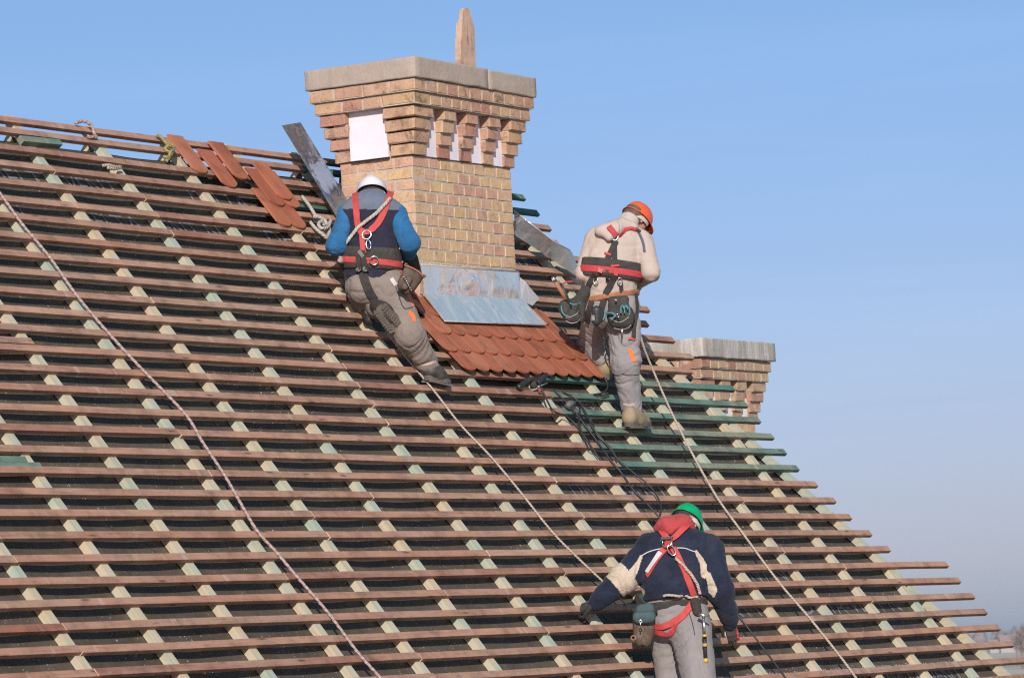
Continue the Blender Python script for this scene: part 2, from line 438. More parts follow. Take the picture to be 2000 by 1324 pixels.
def rope_mat(name, base, fleck, pitch=60.0, amt=0.5):
    m, nt, N, L, P = new_mat(name)
    uv = N.new('ShaderNodeUVMap'); sep = N.new('ShaderNodeSeparateXYZ'); L.new(uv.outputs[0], sep.inputs[0])
    # u: metres along the rope, v: 0..1 round it
    a = math_node(N, L, 'MULTIPLY', sep.outputs[0], pitch)
    b = math_node(N, L, 'MULTIPLY', sep.outputs[1], 3.0)
    s = math_node(N, L, 'SINE', math_node(N, L, 'MULTIPLY', math_node(N, L, 'ADD', a, b), 6.2832))
    t = math_node(N, L, 'SINE', math_node(N, L, 'MULTIPLY', math_node(N, L, 'SUBTRACT', math_node(N, L, 'MULTIPLY', a, 0.5), b), 6.2832))
    st = math_node(N, L, 'GREATER_THAN', math_node(N, L, 'MULTIPLY', s, t), 0.45)
    cmb = N.new('ShaderNodeCombineXYZ'); L.new(a, cmb.inputs[0]); L.new(b, cmb.inputs[1])
    n = noise_tex(N, L, cmb.outputs[0], 0.8, 3)
    c0 = ramp(N, L, n, [(0.3, tuple(x * 0.75 for x in base)), (0.7, tuple(min(1, x * 1.12) for x in base))])
    c = mixc(N, L, math_node(N, L, 'MULTIPLY', st, amt), c0, fleck)
    L.new(c, P.inputs['Base Color']); P.inputs['Roughness'].default_value = 0.9
    bump(N, L, P, s, 0.5, 0.003); return m
M['rope_pink'] = rope_mat('pink_flecked_rope', (0.40, 0.29, 0.255), (0.07, 0.05, 0.09), 22, 0.6)
M['rope_pale'] = rope_mat('pale_rope', (0.43, 0.35, 0.28), (0.25, 0.18, 0.13), 45, 0.35)
M['rope_grey'] = rope_mat('grey_twisted_rope', (0.44, 0.40, 0.34), (0.15, 0.13, 0.11), 40, 0.5)
M['rope_yellow'] = rope_mat('yellow_rope', (0.30, 0.24, 0.09), (0.12, 0.10, 0.04), 40, 0.5)

def rope(name, P, r, mat, parent=None, n=8, sub=6):
    P = spline(P, sub); mb = MB(); mb.tube(P, r, n); me = mb.mesh(True)
    L = np.concatenate([[0], np.cumsum(np.linalg.norm(np.diff(P, axis=0), axis=1))])
    uvl = me.uv_layers.new(name='UVMap')
    for poly in me.polygons:
        ks = [me.loops[l].vertex_index for l in poly.loop_indices]
        wrap = any(k % n == 0 for k in ks) and any(k % n == n - 1 for k in ks)
        for l, k in zip(poly.loop_indices, ks):
            a = k % n
            if wrap and a == 0: a = n
            uvl.data[l].uv = (L[k // n], a / n)
    return link(name, me, mat, parent)

# ------------------------------------------------------------------ ground and distance
def build_land():
    m, nt, N, L, P = new_mat('field')
    geo = N.new('ShaderNodeNewGeometry')
    mp = N.new('ShaderNodeMapping'); mp.inputs['Scale'].default_value = (0.004, 0.011, 1); L.new(geo.outputs['Position'], mp.inputs[0])
    n = noise_tex(N, L, mp.outputs[0], 1.0, 4, 0.6)
    c = ramp(N, L, n, [(0.35, (0.44, 0.34, 0.24)), (0.5, (0.52, 0.42, 0.32)), (0.66, (0.32, 0.25, 0.17))])
    L.new(c, P.inputs['Base Color']); P.inputs['Roughness'].default_value = 1
    r = 9000
    k = 48
    V = [(0, 0, 0)] + [(r * math.cos(2 * math.pi * i / k), r * math.sin(2 * math.pi * i / k), 0) for i in range(k)]
    F = [(0, i + 1, (i + 1) % k + 1) for i in range(k)]
    g = link('ground', mesh_from(V, F), m); g['kind'] = 'structure'
    # far bare woods: masses of thin upright crowns, too many to count
    wm = simple('bare_wood', (0.17, 0.14, 0.13), 1.0, 0.4, 0.05)
    mb = MB()
    base_az = math.atan2(0.857, 0.515)
    for band, (dist, cnt, hmin, hmax) in enumerate(((2900, 1500, 8, 15), (3600, 1200, 12, 20))):
        for i in range(cnt):
            az = base_az + RAD(random.uniform(-26, 34)); d = dist * random.uniform(0.93, 1.07)
            x = CAM[0] + math.sin(az) * d; y = CAM[1] + math.cos(az) * d
            h = random.uniform(hmin, hmax); rr = random.uniform(2.5, 6)
            n = 5
            V = [(x, y, 0)]
            for z, q in ((0.25, 0.7), (0.55, 1.0), (0.85, 0.6)):
                for k in range(n):
                    t = 2 * math.pi * k / n + random.random()
                    V.append((x + rr * q * math.cos(t) * random.uniform(.6, 1.2), y + rr * q * math.sin(t) * random.uniform(.6, 1.2), h * z * random.uniform(.92, 1.08)))
            V.append((x, y, h))
            F = [(0, 1 + (k + 1) % n, 1 + k) for k in range(n)]
            for a in range(2):
                for k in range(n):
                    F.append((1 + a * n + k, 1 + a * n + (k + 1) % n, 1 + (a + 1) * n + (k + 1) % n, 1 + (a + 1) * n + k))
            F += [(1 + 2 * n + k, 1 + 2 * n + (k + 1) % n, 1 + 3 * n) for k in range(n)]
            mb.add(V, F)
    w = link('distant_woods', mb.mesh(), wm); w['kind'] = 'stuff'; w['label'] = 'hazy bare woodland along the far horizon'
    # nearer bare trees, right edge of the view
    tm = simple('bare_branches', (0.24, 0.19, 0.16), 1.0, 0.3, 0.5)
    for i, (px, dist, h) in enumerate(((1993, 1150, 11.5), (1999, 1250, 13), (1984, 1500, 10), (2030, 1200, 12))):
        P = CAM + ray(px, 1240) * dist; x, y = P[0], P[1]
        t = thing('bare_tree', ['reddish bare tree in the far field at the picture edge', 'bare tree just behind the reddish one in the far field',
                                'smaller bare tree standing before the pale far field', 'bare tree in the far field beyond the picture edge'][i], 'tree', (x, y, 0), 'bare trees in the far field')
        mb = MB(); mb.tube([(x, y, 0), (x, y, h * 0.5), (x, y, h)], [0.3, 0.22, 0.05], 6)
        link('trunk', mb.mesh(True), tm, t)
        mb = MB()
        for k in range(80):
            z0 = h * random.uniform(0.25, 0.85); a = random.uniform(0, 6.28); ln = (h - z0) * random.uniform(.3, .75)
            p0 = np.array([x, y, z0]); p1 = p0 + np.array([math.cos(a) * ln * .5, math.sin(a) * ln * .5, ln * .8])
            mb.tube([p0, (p0 + p1) / 2 + rng.normal(0, .15, 3), p1], [0.11, 0.08, 0.03], 3)
            for q in range(3):
                p2 = p1 + rng.normal(0, ln * 0.3, 3); mb.tube([(p0 + p1) / 2, p2], [0.06, 0.03], 3)
        link('crown', mb.mesh(), tm, t)
    # pale houses across the field
    hm = simple('pale_plaster', (0.36, 0.33, 0.31), 0.9, 0.1, 1)
    rm = simple('far_roof', (0.30, 0.20, 0.17), 0.9, 0.1, 1)
    wdm = simple('far_window', (0.06, 0.07, 0.08), 0.3, 0.1, 1)
    for i, (px, dist, wd, hh) in enumerate(((1946, 2350, 9, 4.5), (1958, 2450, 10, 4), (1975, 2300, 13, 6.5), (1992, 2400, 10, 5))):
        P = CAM + ray(px, 1240) * dist; x, y = P[0], P[1]
        t = thing('far_house', ['small pale house at the near edge of the far woods', 'low pale house second along the far woods', 'widest pale house before the far woods', 'pale house nearest the reddish bare trees'][i], 'house', (x, y, 0), 'pale houses before the far woods')
        ax = np.array([0.515, -0.857, 0]); ay = np.array([0.857, 0.515, 0])
        mb = MB(); mb.box((x, y, hh / 2), wd / 2, 4, hh / 2, ax, ay); link('wall', mb.mesh(), hm, t)
        mb = MB(); c = np.array([x, y, hh])
        V = [c + ax * sx * (wd / 2 + .4) + ay * sy * 4.5 for sx in (-1, 1) for sy in (-1, 1)] + [c + ax * sx * (wd / 2 + .4) + np.array([0, 0, 2.8]) for sx in (-1, 1)]
        mb.add(V, [(0, 2, 5, 4), (1, 4, 5, 3), (0, 4, 1), (2, 3, 5), (0, 1, 3, 2)]); link('roof', mb.mesh(), rm, t)
        for k in range(3):
            mb = MB(); mb.box(np.array([x, y, hh * 0.55]) + ax * wd * (k - 1) * 0.28 - ay * 4.02, 0.6, 0.03, 0.7, ax, ay); link('window', mb.mesh(), wdm, t)
build_land()
def build_haze():
    mb = MB(); mb.box((1500, 1000, 10.5), 6000, 6000, 12.5)
    m = bpy.data.materials.new('haze'); m.use_nodes = True; nt = m.node_tree; nt.nodes.clear()
    out = nt.nodes.new('ShaderNodeOutputMaterial'); pv = nt.nodes.new('ShaderNodeVolumePrincipled')
    pv.inputs['Color'].default_value = (0.86, 0.88, 0.95, 1); pv.inputs['Density'].default_value = 0.00011; pv.inputs['Anisotropy'].default_value = 0.2
    nt.links.new(pv.outputs[0], out.inputs['Volume'])
    o = link('haze', mb.mesh(), m); o['kind'] = 'stuff'; o['label'] = 'thin winter haze over the fields'
build_haze()

# ------------------------------------------------------------------ the house: membrane, counter battens, battens
EAVE_V = 43.0
HIP_U0, HIP_K = 1.42, 0.0762                # hip line: u = HIP_U0 + HIP_K * v (v in gauges)
def hip_u(v): return HIP_U0 + HIP_K * v
LEFT_U = -12.5
house = thing('house', 'timber roof stripped to brown battens over black membrane, seen up its slope', 'house', (-4, 0, 0))

CB_T, CB_W = 0.046, 0.072                    # counter batten
B_T, B_W = 0.027, 0.050                      # batten
W_CB = -B_T                                  # top of counter battens, in w (w = 0 is the top of the battens)
W_MEM = -B_T - CB_T
CB_U = [-11.42, -10.60, -9.79, -8.97, -8.16, -7.346, -6.546, -5.728, -4.911, -4.137, -3.322, -2.468, -1.695, -0.884, -0.035, 0.776, 1.605, 2.362, 3.13]
CB_U = [u + 0.03 for u in CB_U]
cbc = np.array(CB_U) + CB_W / 2
def mem_w(u, v):
    j = np.searchsorted(cbc, u)
    a = cbc[max(0, j - 1)]; b = cbc[min(len(cbc) - 1, j)]
    t = 0.0 if b <= a else (u - a) / (b - a)
    t = min(max(t, 0), 1)
    nz = noise.noise(Vector((u * 1.1, v * 0.33, 3.3)))
    nz2 = noise.noise(Vector((u * 2.3, v * 0.9, 9.1)))
    return W_MEM - 0.002 - (math.sin(math.pi * t)) * (0.011 + 0.010 * nz) - 0.004 * nz2 * math.sin(math.pi * t)

def build_roof():
    # membrane on the near slope
    us = np.arange(LEFT_U, 5.2, 0.10); vs = np.arange(1.25, EAVE_V + 0.1, 0.45)
    V = []; idx = {}
    for j, v in enumerate(vs):
        for i, u in enumerate(us):
            hu = hip_u(v) + 0.05
            uu = min(u, hu)
            idx[i, j] = len(V); V.append(roof_pt(uu, v, mem_w(uu, v)))
    F = []
    for j in range(len(vs) - 1):
        for i in range(len(us) - 1):
            if us[i] < max(hip_u(vs[j]), hip_u(vs[j + 1])) + 0.05:
                F.append((idx[i, j], idx[i, j + 1], idx[i + 1, j + 1], idx[i + 1, j]))
    me = mesh_from(V, F, smooth=True); bm = bmesh.new(); bm.from_mesh(me)
    bmesh.ops.remove_doubles(bm, verts=bm.verts, dist=1e-5); bm.to_mesh(me); bm.free()
    link('membrane', me, M['membrane'], house)
    # far slope and hip end of the same membrane
    e = EAVE_V * S; ez = HZ - e * math.sin(RP); ey = e * math.cos(RP)
    off = W_MEM - 0.012
    t0 = 1.3 * S
    a = [(LEFT_U, t0 * math.cos(RP), HZ - t0 * math.sin(RP) + off), (HIP_U0, t0 * math.cos(RP), HZ - t0 * math.sin(RP) + off),
         (hip_u(EAVE_V), ey, ez + off), (LEFT_U, ey, ez + off)]
    link('membrane', mesh_from(a, [(0, 1, 2, 3)]), M['membrane'], house)
    p = roof_pt(hip_u(1.3) + 0.05, 1.3, off); q = roof_pt(hip_u(EAVE_V) + 0.05, EAVE_V, off)
    h = [p, q, (q[0], -q[1], q[2]), (p[0], -p[1], p[2])]
    link('membrane', mesh_from(h, [(0, 1, 2, 3)]), M['membrane'], house)
    # walls
    pl = simple('house_plaster', (0.6, 0.55, 0.46), 0.9, 0.1, 2, 0.2, 40)
    x0, x1 = LEFT_U + 0.3, hip_u(EAVE_V) - 0.4; y0, y1 = -ey + 0.4, ey - 0.4; zt = ez + 0.1
    for c, hx, hy in ((((x0 + x1) / 2, y0, zt / 2), (x1 - x0) / 2, 0.15), (((x0 + x1) / 2, y1, zt / 2), (x1 - x0) / 2, 0.15),
                      ((x0, 0, zt / 2), 0.15, (y1 - y0) / 2 - 0.151), ((x1, 0, zt / 2), 0.15, (y1 - y0) / 2 - 0.151)):
        mb = MB(); mb.box(c, hx, hy, zt / 2); link('wall', mb.mesh(), pl, house)

    a, b = (0, -ey + 0.25, zt), (0, ey - 0.25, zt); top = (0, 0, HZ - 0.35)
    tri = [(x0 + dx, *p[1:]) for dx in (-0.12, 0.12) for p in (a, b, top)]
    link('gable_wall', mesh_from(tri, [(0, 2, 1), (3, 4, 5), (0, 1, 4, 3), (1, 2, 5, 4), (2, 0, 3, 5)]), pl, house)

    # counter battens down the slope (local x across, y up the slope, z out)
    for k, u in enumerate(CB_U):
        v0 = 0.12 - 0.30 * random.random()
        if u > HIP_U0 - 0.1: v0 = (u + CB_W - HIP_U0) / HIP_K + 0.3
        v1 = EAVE_V
        segs = 14
        ys = np.linspace(-v0 * S, -v1 * S, segs + 1)
        V = []; F = []
        for y in ys:
            jx = noise.noise(Vector((u * 3.1, y * 0.9, 1))) * 0.004
            for x, z in ((0, W_MEM), (CB_W, W_MEM), (CB_W, W_CB - 0.001), (0, W_CB - 0.001)):
                V.append((u + x + jx, y, z))
        for i in range(segs):
            for c in range(4):
                d = (c + 1) % 4; F.append((i * 4 + c, (i + 1) * 4 + c, (i + 1) * 4 + d, i * 4 + d))
        F += [(0, 1, 2, 3), (segs * 4 + 3, segs * 4 + 2, segs * 4 + 1, segs * 4)]
        link('counter_batten', mesh_from(V, F), M['counter'], house, ROOF_M)
        # stub of the counter batten on the far slope, tip showing over the ridge
        if u < HIP_U0 - 0.2:
            mb = MB(); yy = math.cos(RP); zz = math.sin(RP)
            ax = np.array([0, yy, -zz]); nn = np.array([0, zz, yy])
            c = RIDGE + np.array([u + CB_W / 2 + 0.05, 0, 0]) + ax * 0.86 + nn * ((W_MEM + W_CB) / 2 - 0.02)
            mb.box(c, CB_W / 2, 0.77, CB_T / 2, (1, 0, 0), ax, nn)
            link('counter_batten', mb.mesh(), M['counter'], house)
    # hip counter batten following the hip
    p0 = roof_pt(hip_u(0.4) - 0.03, 0.4, (W_MEM + W_CB) / 2); p1 = roof_pt(hip_u(EAVE_V) - 0.03, EAVE_V, (W_MEM + W_CB) / 2)
    ay = (p1 - p0) / np.linalg.norm(p1 - p0); ax = np.cross(ay, NV)
    mb = MB(); mb.box((p0 + p1) / 2, 0.045, np.linalg.norm(p1 - p0) / 2, CB_T / 2 - 0.001, ax, ay, NV)
    link('hip_batten', mb.mesh(), M['counter'], house)

    # battens along the slope
    right_end = {0: 1.9, 1: 2.08, 2: 2.096, 3: 2.088, 4: 2.03, 5: 2.173, 6: 2.42, 7: 2.36, 8: 2.638, 9: 2.43, 10: 2.632, 11: 2.716, 12: 2.51, 13: 2.98, 14: 2.98, 15: 2.983, 16: 2.986,
                 17: 2.987, 18: 2.969, 19: 3.067, 20: 3.152, 21: 3.18, 22: 3.305, 23: 3.397, 24: 4.189, 25: 4.168, 26: 4.198, 27: 4.177, 28: 4.179, 29: 4.18, 30: 4.2, 31: 4.21, 32: 4.2, 33: 4.2}
    green_from = {13: 0.147, 14: 0.058, 15: 0.026, 16: 0.054, 17: 0.137, 18: 0.244}
    joints = {1: -0.924, 2: -0.89, 5: -1.600, 6: -1.596, 7: -1.605, 8: -1.618}
    def batten(u0, u1, v, mat, seed):
        y1 = -v * S; segs = max(2, int((u1 - u0) / 0.45))
        xs = np.linspace(u0, u1, segs + 1); V = []; F = []
        tilt = random.uniform(-0.0015, 0.0015)
        for i, x in enumerate(xs):
            dy = noise.noise(Vector((x * 0.7, seed * 5.1, 0))) * 0.006 + tilt * (x - u0)
            dz = noise.noise(Vector((x * 0.8, seed * 3.7, 5))) * 0.003
            ex = random.uniform(-.006, .006) if i in (0, segs) else 0
            for y, z in ((y1, 0), (y1 - B_W, 0), (y1 - B_W, -B_T), (y1, -B_T)):
                V.append((x + ex + random.uniform(-.001, .001), y + dy, z + dz))
        for i in range(segs):
            for c in range(4):
                d = (c + 1) % 4; F.append((i * 4 + c, i * 4 + d, (i + 1) * 4 + d, (i + 1) * 4 + c))
        F += [(0, 3, 2, 1), (segs * 4, segs * 4 + 1, segs * 4 + 2, segs * 4 + 3)]
        me = mesh_from(V, F); me.materials.append(mat); me.materials.append(M['fresh_cut'] if mat is M['batten'] else mat)
        for p in (me.polygons[-1], me.polygons[-2]): p.material_index = 1
        return link('batten', me, None, house, ROOF_M)
    CH_L, CH_R = -0.83, 0.55                 # the chimney interrupts rows 4 to 9
    for k in range(0, 34):
        v = {0: 0.34, 1: 0.98}.get(k, float(k)) + random.uniform(-0.02, 0.02)
        L = -12.3 + random.uniform(0, .2); Rr = right_end[k]
        cuts = [L]
        if k in joints: cuts.append(joints[k])
        x = L
        while x < Rr - 3.5:                  # butt joints over a counter batten
            x += random.choice([3.25, 4.06, 4.88])
            c = min(cbc, key=lambda q: abs(q - x))
            if all(abs(c - z) > 1.4 for z in cuts) and c < Rr - 1.2 and not (k in green_from and c > green_from[k] - 1.2) and not (3 < k < 10 and -1.9 < c < 1.2): cuts.append(c)
        if k in green_from: cuts.append(green_from[k])
        cuts = sorted(cuts) + [Rr]
        for i in range(len(cuts) - 1):
            a, b = cuts[i] + (0.002 if i else 0), cuts[i + 1] - 0.002
            mat = M['batten']
            if k in green_from and a > green_from[k] - 0.01: mat = M['green']
            if k in (1, 2) and a > -1.0: mat = M['dark_green']
            vv = v + random.uniform(-0.012, 0.012)
            if 3 < k < 10:
                if a < CH_L < b:
                    batten(a, CH_L, vv, mat, k * 7 + i)
                    if b > CH_R: batten(CH_R, b, vv, mat, k * 7 + i + 3)
                elif a >= CH_L: batten(max(a, CH_R), b, vv, mat, k * 7 + i)
                else: batten(a, b, vv, mat, k * 7 + i)
            else: batten(a, b, vv, mat, k * 7 + i)
    batten(-12.2, -5.66, 12.66, M['batten'], 301)
build_roof()

# lettering printed on the membrane
def text_mesh(body, size):
    cu = bpy.data.curves.new('lettering', 'FONT'); cu.body = body; cu.size = size; cu.resolution_u = 2
    o = bpy.data.objects.new('tmp', cu); COL.objects.link(o)
    bpy.context.view_layer.update()
    me = bpy.data.meshes.new_from_object(o.evaluated_get(bpy.context.evaluated_depsgraph_get()))
    bpy.data.objects.remove(o)
    n = len(me.vertices); co = np.empty(n * 3, np.float32); me.vertices.foreach_get('co', co)
    F = [tuple(p.vertices) for p in me.polygons]
    bpy.data.meshes.remove(me)
    return co.reshape(-1, 3), F
def print_text(tm, u0, v, thin=1.0):
    co, F = tm; V = []
    for x, y, _ in co:
        u = u0 + x; vv = v - y / S
        V.append(roof_pt(u, vv, mem_w(u, vv) + 0.003))
    return V, F
small = text_mesh('Original DELTA-VENT N  \u00b7  Made by D\u00f6rken GmbH & Co. KG  \u00b7  D-58313 Herdecke', 0.046)
big = text_mesh('DELTA-VENT N', 0.23)
w_small = float(small[0][:, 0].max()); w_big = float(big[0][:, 0].max())
for tm, width, gap, rows in ((small, w_small, 0.12, ((6.72, .0), (8.8, .5), (12.75, .2), (18.78, .35), (20.72, .1), (23.85, .6), (28.86, .02), (29.75, .4))),
                             (big, w_big, 0.55, ((3.80, .3), (5.80, .9), (14.55, .75), (19.72, .2), (24.62, .75), (26.52, .05), (30.8, .4)))):
    for v, off in rows:
        u = -9.2 + off
        while u + width < hip_u(v) - 0.05:
            if tm is small or u > -1.2 or v < 6:
                a, b = print_text(tm, u, v)
                link('printed_text', mesh_from(a, b), M['print'] if tm is small else M['print_dim'], house)['kind'] = 'stuff'
            u += width + gap

# laid clay tiles, part of the roof
TL, TW, TT = 0.355, 0.1745, 0.013
def tile_mesh():
    pts = [(0, TL), (TW, TL)]                # y up the slope from the lower end
    arc = 0.045; n = 8
    for k in range(n + 1):
        t = k / n; x = TW * (1 - t); pts.append((x, arc * (2 * t - 1) ** 2))
    n = len(pts); V = [(x, y, 0) for x, y in pts] + [(x, y, TT) for x, y in pts]
    ins = [(TW / 2 + (x - TW / 2) * 0.965, TL / 2 + (y - TL / 2) * 0.985, TT + 0.002) for x, y in pts]
    V += ins
    F = [tuple(range(n))] + [(i, n + i, n + (i + 1) % n, (i + 1) % n) for i in range(n)]
    F += [(n + i, 2 * n + i, 2 * n + (i + 1) % n, n + (i + 1) % n) for i in range(n)] + [tuple(range(3 * n - 1, 2 * n - 1, -1))]
    me = mesh_from(V, F); bm = bmesh.new(); bm.from_mesh(me); bmesh.ops.recalc_face_normals(bm, faces=bm.faces); bm.to_mesh(me); bm.free()
    me.materials.append(M['tile']); return me
TILE = tile_mesh()
def tile_matrix(u, v_low, w_low, w_top, twist=0.0):
    a = math.atan2(w_low - w_top, TL)
    return ROOF_M @ Matrix.Translation((u, -v_low * S, w_low)) @ Matrix.Rotation(-a, 4, 'X') @ Matrix.Rotation(twist, 4, 'Z')
for v_low, u0, n in ((13.28, -0.967, 11), (12.22, -1.022, 11), (11.17, -0.915, 10), (10.12, -0.83, 9)):
    for i in range(n):
        link('tile', TILE, None, house, tile_matrix(u0 + i * 0.1775 + random.uniform(-.0015, .0015), v_low + random.uniform(-.012, .012), 0.0375 + random.uniform(0, .002), 0.003, random.uniform(-.004, .004)))
# ------------------------------------------------------------------ chimneys
def brick_variants(n):
    out = []
    for k in range(n):
        bm = bmesh.new(); bmesh.ops.create_cube(bm, size=1.0)
        bmesh.ops.bevel(bm, geom=bm.edges[:], offset=0.045, segments=1, affect='EDGES')
        for v in bm.verts:
            v.co += Vector((random.uniform(-.025, .025), random.uniform(-.025, .025), random.uniform(-.05, .05)))
        me = bpy.data.meshes.new('brick'); bm.to_mesh(me); bm.free(); out.append(me)
    return out
BV = {}
def add_brick(parent, mat, x0, x1, y0, y1, z0, z1):
    key = mat.name
    if key not in BV:
        BV[key] = brick_variants(8)
        for me in BV[key]: me.materials.append(mat)
    c = Vector(((x0 + x1) / 2, (y0 + y1) / 2, (z0 + z1) / 2))
    Mx = Matrix.Translation(c) @ Matrix.Rotation(random.uniform(-.008, .008), 4, 'Z') @ Matrix.Diagonal((x1 - x0, y1 - y0, z1 - z0, 1))
    return link('brick', random.choice(BV[key]), None, parent, Mx)

def rough_slab(x0, x1, y0, y1, z0, z1, seed, rough=0.0055, drop=None):
    bm = bmesh.new(); bmesh.ops.create_cube(bm, size=1.0)
    bmesh.ops.scale(bm, vec=(x1 - x0, y1 - y0, z1 - z0), verts=bm.verts)
    bmesh.ops.translate(bm, vec=((x0 + x1) / 2, (y0 + y1) / 2, (z0 + z1) / 2), verts=bm.verts)
    bmesh.ops.bevel(bm, geom=bm.edges[:], offset=0.005, segments=1, affect='EDGES')
    bmesh.ops.subdivide_edges(bm, edges=[e for e in bm.edges if e.calc_length() > 0.1], cuts=14, use_grid_fill=True)
    for v in bm.verts:
        p = v.co
        n = noise.noise_vector(p * 7 + Vector((seed, 0, 0))) * rough + noise.noise_vector(p * 24 + Vector((seed, 5, 0))) * rough * 0.6
        if p.z > (z0 + z1) / 2: n *= 0.5
        v.co = p + n
        if drop: v.co.z += drop(p.x, p.y)
    me = bpy.data.meshes.new('slab'); bm.to_mesh(me); bm.free()
    me.polygons.foreach_set('use_smooth', [True] * len(me.polygons)); return me

def build_chimney(ch, X0, Y0, W, Dp, zs, zbot, step, th, cap_h, cap_o, ch_h, piers, left_piers, front_rows, left_rows, mats, split=None):
    mat_shaft, mat_top, mat_cap = mats
    g = 0.0048                               # half joint
    # shaft core
    r = 0.004
    mb = MB(); mb.box((X0 + W / 2, Y0 + Dp / 2, (zs + zbot) / 2), W / 2 - r, Dp / 2 - r, (zs - zbot) / 2); link('mortar_core', mb.mesh(), M['mortar'], ch)
    z = zs; row = 0
    nrow = int((zs - zbot) / ch_h)
    while row < nrow:
        z1 = zs - row * ch_h; z0 = z1 - ch_h
        fr = front_rows[row % 2]; lr = left_rows[row % 2]
        x = X0; s = W / sum(fr)
        for i, w in enumerate(fr):
            ydep = lr[0] * (Dp / sum(lr)) if i == 0 else 0.11
            add_brick(ch, mat_shaft, x + (0 if i == 0 else g), x + w * s - (0 if i == len(fr) - 1 else g), Y0, Y0 + ydep - (g if i == 0 else 0), z0 + g, z1 - g)
            x += w * s
        y = Y0 + lr[0] * (Dp / sum(lr))
        for i, w in enumerate(lr[1:]):
            w2 = w * Dp / sum(lr)
            add_brick(ch, mat_shaft, X0, X0 + 0.11, y + g, y + w2 - (0 if i == len(lr) - 2 else g), z0 + g, z1 - g)
            y += w2
        row += 1
    # corbelled head: four tiers of piers, two full bands
    for t in range(6):
        o = step * (t + 1); z0 = zs + t * th; z1 = z0 + th
        if t < 4:
            mb = MB(); mb.box((X0 + W / 2, Y0 + Dp / 2, (z0 + z1) / 2), W / 2 - 0.03, Dp / 2 - 0.03, th / 2); link('mortar_core', mb.mesh(), M['mortar'], ch)
            for i, (a, b) in enumerate(piers):
                xa = X0 + a - (o if i == 0 else 0.0); xb = X0 + b + (o if i == len(piers) - 1 else 0.0)
                if i == 0:
                    add_brick(ch, mat_top, X0 - o, xb, Y0 - o, Y0 + left_piers[0][1], z0 + g, z1 - g)
                else:
                    add_brick(ch, mat_top, xa, xb, Y0 - o, Y0 + 0.10, z0 + g, z1 - g)
                bx0, bx1 = (X0 + 0.02, xb - 0.008) if i == 0 else (xa + 0.008, xb - 0.008)
                mb = MB(); mb.box(((bx0 + bx1) / 2, Y0 + 0.045 - o / 2, z1), (bx1 - bx0) / 2, 0.05 + o / 2 - 0.008, g * 1.3); link('mortar_joint', mb.mesh(), M['mortar'], ch)
            for i, (a, b) in enumerate(left_piers[1:]):
                last = i == len(left_piers) - 2
                add_brick(ch, mat_top, X0 - o, X0 + 0.10, Y0 + a, Y0 + b + (o if last else 0), z0 + g, z1 - g)
                mb = MB(); mb.box((X0 + 0.045 - o / 2, Y0 + (a + b) / 2, z1), 0.05 + o / 2 - 0.008, (b - a) / 2 - 0.008, g * 1.3); link('mortar_joint', mb.mesh(), M['mortar'], ch)
        else:
            r = 0.005
            mb = MB(); mb.box((X0 + W / 2, Y0 + Dp / 2, (z0 + z1) / 2), W / 2 + o - r, Dp / 2 + o - r, th / 2 - 0.0005); link('mortar_core', mb.mesh(), M['mortar'], ch)
            wb = W + 2 * o; n = 11 if W > 1.1 else 8
            fr = [1.45 if t == 4 else 1.0] + [1.0 + random.uniform(-.12, .12) for _ in range(n - 2)] + [1.0]
            s = wb / sum(fr); x = X0 - o
            lr = [1.0, 1.0, 1.1, 0.95] if t == 5 else [1.4, 0.8, 0.9, 1.2]
            sl = (Dp + 2 * o) / sum(lr)
            for i, w in enumerate(fr):
                add_brick(ch, mat_top, x + (0 if i == 0 else g), x + w * s - g, Y0 - o, Y0 - o + (lr[0] * sl - g if i == 0 else 0.1), z0 + g, z1 - g); x += w * s
            y = Y0 - o + lr[0] * sl
            for i, w in enumerate(lr[1:]):
                add_brick(ch, mat_top, X0 - o, X0 - o + 0.1, y + g, y + w * sl - g, z0 + g, z1 - g); y += w * sl
    # white boards closing the openings
    zp0, zp1 = zs + 0.004, zs + 4 * th
    for a, b in zip(piers[:-1], piers[1:]):
        mb = MB(); mb.box((X0 + (a[1] + b[0]) / 2, Y0 + 0.004, (zp0 + zp1) / 2), (b[0] - a[1]) / 2 + 0.004, 0.014, (zp1 - zp0) / 2); link('panel', mb.mesh(), M['panel'], ch)
    for a, b in zip(left_piers[:-1], left_piers[1:]):
        mb = MB(); mb.box((X0 - step * 1.5, Y0 + (a[1] + b[0]) / 2, (zp0 + zp1) / 2), 0.01, (b[0] - a[1]) / 2 + 0.004, (zp1 - zp0) / 2); link('panel', mb.mesh(), M['panel'], ch)
    # concrete cap
    zc = zs + 6 * th + 0.004; o = cap_o
    xs = [X0 - o] + ([split] if split else []) + [X0 + W + o]
    for i in range(len(xs) - 1):
        me = rough_slab(xs[i] + (0.001 if i else 0), xs[i + 1] - (0.001 if i < len(xs) - 2 else 0), Y0 - o, Y0 + Dp + o, zc - 0.004 * i, zc + cap_h - 0.006 * i, i * 3 + X0)
        link('cap_slab', me, mat_cap, ch)

chim = thing('chimney', 'large brick chimney with corbelled head, white boards and concrete cap', 'chimney', (-0.13, -0.63, 0))
XC, YC = -0.795, -0.93
piers1 = [(0.0, 0.162), (0.303, 0.460), (0.600, 0.750), (0.902, 1.055), (1.188, 1.32)]
left1 = [(0.0, 0.170), (0.472, 0.595)]
FRONT = ([.21] + [.15] * 6 + [.21], [.1467] * 9)
LEFT = ([.15, .15, .149, .146], [.22, .146, .229])
build_chimney(chim, XC, YC, 1.32, 0.595, HZ - 0.133, HZ - 1.75, 0.0235, 0.0850, 0.142, 0.158, 0.0805, piers1, left1, FRONT, LEFT, (M['brick'], M['brick_top'], M['concrete']), split=0.02)

